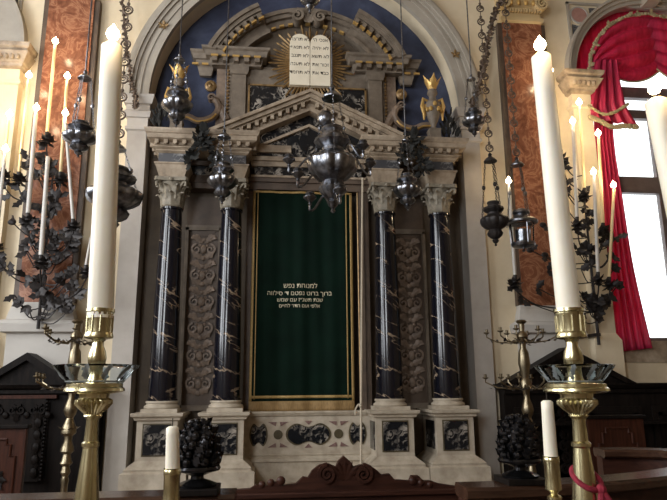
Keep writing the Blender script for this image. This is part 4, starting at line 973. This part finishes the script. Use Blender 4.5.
right_cups = [((561,150),(551,69),.030,'yellow_wax',True,-.1,'taper whose flame shows just right of the thick right candle top'),
 ((584.5,188),(579.5,101),.030,'yellow_wax',True,-.1,'tall taper in front of the window jamb pilaster below its capital'),
 ((577,217),(573,120),.036,'grey_wax',True,-.2,'grey candle with large flame left of the window jamb pilaster'),
 ((603,223),(598.5,132),.034,'yellow_wax',True,-.15,'yellow taper burning before the upper red drape'),
 ((598,272),(594,171),.036,'grey_wax',True,-.25,'grey candle with low large flame beside the red drape'),
 ((609,277),(614,184),.032,'yellow_wax',True,-.2,'taper leaning right before the red drape with small flame'),
 ((515,275),(509,180),.036,'grey_wax',True,-.2,'grey candle left of the thick right foreground candle')]
right_extra = [(rnd.uniform(568,620), rnd.uniform(235,310), rnd.choice('ffll')) for _ in range(18)]+[(565,188,'b'),(567,194,'b'),(566,208,'l'),(563,163,'f'),(588,212,'b'),(583,248,'b'),(611,254,'b'),(543,225,'b'),(545,255,'b'),(548,270,'l'),(537,288,'l'),(530,250,'b'),(575,310,'l'),(597,318,'f'),(590,305,'f'),(605,300,'f'),(522,300,'l')]
iron_tree((599,345), (575,190), 7.95, right_cups, right_extra, 'dark wrought iron candelabrum of leaves and flowers at right between pilaster and red drape', 'candles of the right iron candelabrum')

# ------------------------------------------------------------------ hanging lamps
def chain(mb, a_, b_, r, n=None):
    a_, b_ = Vector(a_), Vector(b_); d = b_-a_; n = n or max(3, int(d.length/(r*3.2)))
    u = d.normalized(); v = u.orthogonal().normalized(); w = u.cross(v)
    for k in range(n):
        c_ = a_+d*((k+.5)/n); q = v if k % 2 else w; o = u.cross(q)
        M = Matrix(((u.x*1.5, q.x, o.x), (u.y*1.5, q.y, o.y), (u.z*1.5, q.z, o.z)))
        mb.torus(c_, r, r*.32, M, 8, 4)
    return mb
def lamp(px, ytop, ybot, hwpx, Y, cap, label, style='urn', cord='chain', metal='silver', capw=9):
    """ytop..ybot span of the body in the photo, cap = photo height of the smoke cap, hwpx = half width"""
    s = Y/606; c_ = at(px, ybot, Y); x = c_.x; z0 = c_.z; z1 = at(px, ytop, Y).z; H = z1-z0; R_ = hwpx*s
    t = thing('hanging_lamp', label, 'hanging lamp', (x, Y, z0), 'silver lamps hanging in front of the ark')
    if style == 'urn':
        pr = [(.05,0),(.11,.02),(.06,.05),(.20,.085),(.26,.12),(.18,.155),(.32,.18),(.50,.23),(.56,.28),(.48,.33),(.46,.36),(.72,.42),(.92,.48),(1,.55),(1,.59),(.86,.64),(.62,.68),(.5,.71),(.48,.75),(.62,.78),(.74,.82),(.68,.87),(.46,.90),(.42,.94),(.5,.97),(.46,1),(.1,1)]
        ga = lambda i, a: 1+.13*abs(math.cos(5*a)) if 11 <= i <= 15 else (1+.12*abs(math.cos(5*a)) if 6 <= i <= 9 or 19 <= i <= 21 else 1)
        obj('lamp_body', MB().lathe([(r*R_, z*H) for r, z in pr], (x, Y, z0), 48, mod=ga), metal, t)
    elif style == 'glass':
        obj('lamp_body', MB().lathe([(r*R_, z*H) for r, z in [(.02,0),(.12,.03),(.06,.07),(.3,.09),(.70,.13),(.76,.18),(.74,.21),(.3,.21)]], (x, Y, z0), 32), metal, t)
        obj('glass_vessel', MB().lathe([(r*R_, z*H) for r, z in [(.68,.21),(.70,.3),(.74,.58),(.78,.64)]], (x, Y, z0), 32), 'dish_glass', t)
        obj('oil_cup', MB().lathe([(r*R_, z*H) for r, z in [(.3,.20),(.42,.24),(.46,.5),(.2,.5)]], (x, Y, z0), 20), metal, t)
        obj('cover', MB().lathe([(r*R_, z*H) for r, z in [(.66,.64),(1.0,.66),(1.02,.70),(.8,.76),(.5,.80),(.42,.86),(.55,.90),(.5,.96),(.2,1)]], (x, Y, z0), 32), metal, t)
        for k in range(3): an = k*2.1+.5; obj('stay', MB().tube([(x+.75*R_*math.cos(an), Y+.75*R_*math.sin(an), z0+.18*H), (x+.8*R_*math.cos(an), Y+.8*R_*math.sin(an), z0+.66*H)], .006, 6), metal, t)
    zc_ = at(px, cap, Y).z
    if cap is not None and cap < ytop-3:
        w = capw*s
        obj('smoke_cap', MB().lathe([(w,0),(w*1.02,w*.12),(w*.7,w*.5),(w*.35,w*.75),(w*.22,w*.95),(w*.32,w*1.15),(w*.2,w*1.35),(w*.1,w*1.5)], (x, Y, zc_), 24), metal, t)
        for k in range(3):
            an = k*2*PI/3+.5; d = Vector((math.cos(an), math.sin(an), 0))
            m_ = MB(); pa = Vector((x, Y, zc_+w*.2))+d*w*.8; pb = Vector((x, Y, z0+.6*H))+d*R_*.95
            chain(m_, pa, pb, .010); pm = pa.lerp(pb, .45); m_.ball(pm, .022, sz=1.3, seg=8)
            obj('lamp_chain', m_, metal, t)
        zs = zc_+w*1.5
    else: zs = z1
    m_ = MB(); ztop = ZT
    if cord == 'rod': m_.tube([(x, Y, zs-.01), (x, Y, ztop)], .008, 6)
    else:
        zz = zs; k = 0
        while zz < zs+2.2:
            m_.torus((x, Y, zz+.055), .042, .009, Matrix.Rotation(PI/2, 3, 'X') @ Matrix.Rotation(0, 3, 'Z'), 12, 5); m_.ball((x, Y, zz+.12), .018, seg=6, rings=4).spiral((x, zz+.055), .03, .008, 1.2, 0, .01, Y-.006, Y+.006)
            m_.tube([(x, Y, zz+.095), (x, Y, zz+.19)], .006, 5); zz += .18
        m_.tube([(x, Y, zz), (x, Y, ztop)], .008, 6)
    obj('suspension_chain' if cord != 'rod' else 'suspension_rod', m_, 'rusty_iron' if cord != 'rod' else metal, t)
    return t
big = lamp(333, 128, 213, 24, 5.6, 99, 'large central silver hanging lamp with ribbed bowl and small arms before the pediment', cord='rod', capw=11)
p = at(326, 117, 5.55)
bc = Vector((at(333, 170, 5.6).x, 5.6, 0))
obj('top_globe', MB().ball((p.x, 5.6, p.z), 10*5.6/606*.92, seg=20, rings=12), 'silver', big)
for (px, py, yo) in ((289,160,-.05),(298,174,-.25),(310,198,-.1),(363,146,-.1),(370,164,.1),(357,152,.25),(340,190,-.3)):
    e = at(px, py, 5.6+yo); s0 = Vector((bc.x, 5.6, e.z-.02)); s0 = s0+(Vector((e.x-s0.x, yo, 0)).normalized()*(.05 if py > 186 else .17 if py > 155 else .12))
    ar = obj('arm', MB().tube(cr3([s0, s0.lerp(e, .3)+Vector((0,0,.05)), s0.lerp(e, .75)+Vector((0,0,-.09)), e+Vector((0,0,-.12)), e+Vector((0,0,-.06))]), .011, 6), 'silver', big)
    obj('oil_cup', MB().lathe([(.01,-.075),(.02,-.06),(.012,-.045),(.04,-.02),(.062,.0),(.06,.012),(.035,.03),(.045,.045),(.03,.06),(.01,.065)], e, 16), 'silver', ar)
lamp(112, 168, 232, 25, 5.4, 150, 'silver hanging lamp half hidden behind the thick left candle', capw=8)
lamp(78, 122, 157, 15.5, 6.3, 79, 'small silver hanging lamp left of the thick left candle', capw=7, cord='rod')
lamp(176, 88, 127, 14.5, 7.1, 61, 'silver hanging lamp in front of the left urn', capw=6, cord='rod')
lamp(222, 163, 204, 14, 7.2, 138, 'silver hanging lamp in front of the second column from the left', capw=7, cord='rod')
lamp(408, 174, 211, 13.5, 7.0, 141, 'silver hanging lamp between the two right hand columns', capw=4, cord='rod')
lamp(475, 109, 137, 11.5, 6.8, 80, 'small dark silver hanging lamp beside the right arch impost', capw=5, cord='rod')
lamp(496, 202, 246, 13.5, 6.4, 162, 'dark hanging lamp with three chains left of the red marble at right', capw=7, metal='iron')
lamp(524, 209, 252, 16.5, 6.4, 166, 'hanging lamp with clear glass vessel in front of the right red marble', style='glass', capw=7)
lamp(310, -38, 13, 19, 5.9, -70, 'silver hanging lamp cut by the top edge above the tablets', cord='rod', capw=9)

# rusty flower garlands beside the arch
def garland(pts, Y, label, r=.02, nl=4):
    P_ = cr3([at(px, py, Y) for px, py in pts], 8); t = MB().tube(P_, r, 6)
    for i, p in enumerate(P_):
        for k in range(nl):
            an = random.random()*6.28; t.leaf(p, (math.cos(an), -.4*random.random(), math.sin(an)*.7-.3), (math.cos(an)*.5, -1, 0), r*4.2, r*3)
        t.ball(p+Vector((random.uniform(-r,r), -r, 0)), r*1.5, seg=7, rings=5)
    return tag(obj('flower_garland', t, 'rusty_iron'), label, 'garland', 'iron flower garlands beside the arch')
garland([(121,-14),(124,20),(127,50),(131,78),(136,98),(136,107)], 8.02, 'rusty garland of flowers hanging beside the left foot of the arch', .014, 3)
garland([(506,-12),(497,8),(489,35),(484,62),(479,85),(472,104)], 8.02, 'rusty garland of flowers hanging beside the right foot of the arch', .019, 4)

# ------------------------------------------------------------------ red curtains of the right window (and a glimpse at left)
CY = 8.28
def cloth(left, right, nf, amp, nu=70, nv=40, y=CY, ph=0):
    Lp = cr3([at(*p, y) for p in left], 8); Rp = cr3([at(*p, y) for p in right], 8)
    def g(pp, v): k = v*(len(pp)-1); i = min(int(k), len(pp)-2); return pp[i].lerp(pp[i+1], k-i)
    def fn(u, v):
        p = g(Lp, v).lerp(g(Rp, v), u); p.y = y+amp*math.sin(u*nf*2*PI+ph+.7*math.sin(v*3))+amp*.4*math.sin(u*nf*4.3*PI+v*2); return p
    return MB().grid(fn, nu, nv)
wcu = thing('window_curtain', 'crimson red silk curtain with swagged valance at the arched right window', 'curtain', (5.3, CY, 2.4))
o = obj('long_drape', cloth([(598,62),(595,120),(600,200),(606,280),(611,353)], [(616,62),(613,130),(623,200),(634,270),(652,348)], 5, .03, y=8.19), 'red_silk', wcu, solid=.006)
up_ = cloth([(596,60),(592,92),(589,108),(590,118)], [(617,60),(623,90),(628,108),(640,127)], 4, .03, y=8.11, ph=1)
o = obj('tail', up_, 'red_silk', wcu, solid=.006)
def edge(pts, y, r=.03): 
    P_ = cr3([at(*p, y) for p in pts], 10); m_ = MB()
    m_.tube(P_, r*.5, 6)
    for p in P_: m_.ball(p, r*random.uniform(.8,1.2), sy=.7, seg=6, rings=4)
    return m_
obj('fringe', edge([(590,117),(600,121),(612,127),(624,126),(637,127)], 8.07, .04), 'trim_braid', o)
obj('fringe', edge([(589,106),(603,114),(615,112),(628,104)], 8.07, .026), 'trim_braid', o)
# pelmet following the arch
def pel(u, v):
    a = PI-u*PI*.98; r = 1.36-.42*v*(1-.25*math.sin(u*PI)); return Vector((WR+r*math.cos(a), 8.36+.012*math.sin(u*60), WZ+r*math.sin(a)))
pe = obj('pelmet', MB().grid(pel, 120, 6), 'red_silk', wcu, solid=.006)
m_ = MB()
for k in range(70):
    u = k/69; p = pel(u, .6); m_.ball(p+Vector((0,-.17,0)), .034*random.uniform(.8,1.25), sy=.6, seg=6, rings=4)
    if k % 4 == 0: m_.leaf(p+Vector((0,-.18,0)), (random.uniform(-1,1),-.2,random.uniform(-1,1)), (0,-1,0), .09, .07)
obj('gold_braid', m_, 'trim_braid', pe)
def swag(a0, a1, low, y=8.27, ph=0, r=1.14):
    """cloth hung from the braid arch between two angles, low edge through the points given"""
    lo = cr3([Vector((x, y, z)) for x, z in low], 8)
    def fn(u, v):
        a = math.radians(a0+(a1-a0)*u); tp = Vector((WR+r*math.cos(a), y, WZ+r*math.sin(a)))
        k = u*(len(lo)-1); i = min(int(k), len(lo)-2); bt = lo[i].lerp(lo[i+1], k-i)
        p = tp.lerp(bt, v); b = math.sin(PI*u)
        p.y = y-.10*b*math.sin(PI*min(1, v*1.05))-.085*abs(math.sin(v*15+ph+.8*u))*b**.5-.01; return p
    return MB().grid(fn, 44, 60), lo
lw = [(at(*q, 8.25).x, at(*q, 8.25).z) for q in ((599,62),(607,71),(619,79),(633,82),(648,79),(661,70))]
for low, a0, a1, yy in ((lw, 176, 82, 8.27), ([(2*6.07-x, z) for x, z in reversed(lw)], 92, 4, 8.25)):
    mb_, lo = swag(a0, a1, low, yy)
    sw = obj('swag', mb_, 'red_silk', wcu, solid=.005)
    obj('gold_braid', MB().tube([p+Vector((0,-.03,0)) for p in lo], .014, 6), 'trim_braid', sw)
obj('long_drape', MB().grid(lambda u, v: Vector((6.75+.55*u, 8.31+.03*math.sin(u*30), 2.36+4.5*v)), 50, 12), 'red_silk', wcu, solid=.006)
lc = thing('window_curtain', 'sliver of red curtain at the left picture edge under the wall capital', 'curtain', (-3.9, CY, 2.4))
obj('long_drape', MB().grid(lambda u, v: Vector((-3.62-.55*u, 8.31+.03*math.sin(u*30), 2.36+4.6*v)), 50, 12), 'red_silk', lc, solid=.006)
obj('tail', MB().grid(lambda u, v: Vector((-3.60-.5*u, 8.22+.03*math.sin(u*30), 5.4+1.3*v)), 50, 12), 'red_silk', lc, solid=.006)

# ------------------------------------------------------------------ light: candles, daylight through the windows
for i, (c_, pw) in enumerate(FL):
    l = bpy.data.lights.new('candle_light', 'POINT'); l.energy = pw; l.color = (1, .72, .42); l.shadow_soft_size = .03
    o = bpy.data.objects.new('candle_light', l); o.location = c_; COL.objects.link(o)
def area(loc, rot, sx, sy_, power, col=(.93,.96,1)):
    l = bpy.data.lights.new('window_daylight', 'AREA'); l.shape = 'RECTANGLE'; l.size = sx; l.size_y = sy_; l.energy = power; l.color = col
    o = bpy.data.objects.new('window_daylight', l); o.location = loc; o.rotation_euler = rot; COL.objects.link(o)
for a in (-.2, 3.2): area((X0-.05, a+1.2, 5.4), (0, -PI/2, 0), 4.8, 2.4, 260)
area((-3.9, YB-.05, 5.6), (PI/2, 0, 0), 2.0, 4.4, 260)
w = bpy.data.worlds.new('sky'); sc.world = w; w.use_nodes = True
bg = w.node_tree.nodes['Background']; bg.inputs[0].default_value = (.92,.96,1,1); bg.inputs[1].default_value = 2.2

sc.view_settings.view_transform = 'Standard'; sc.view_settings.look = 'None'; sc.view_settings.gamma = 1; sc.view_settings.exposure = 0.4
sc.view_settings.use_curve_mapping = False
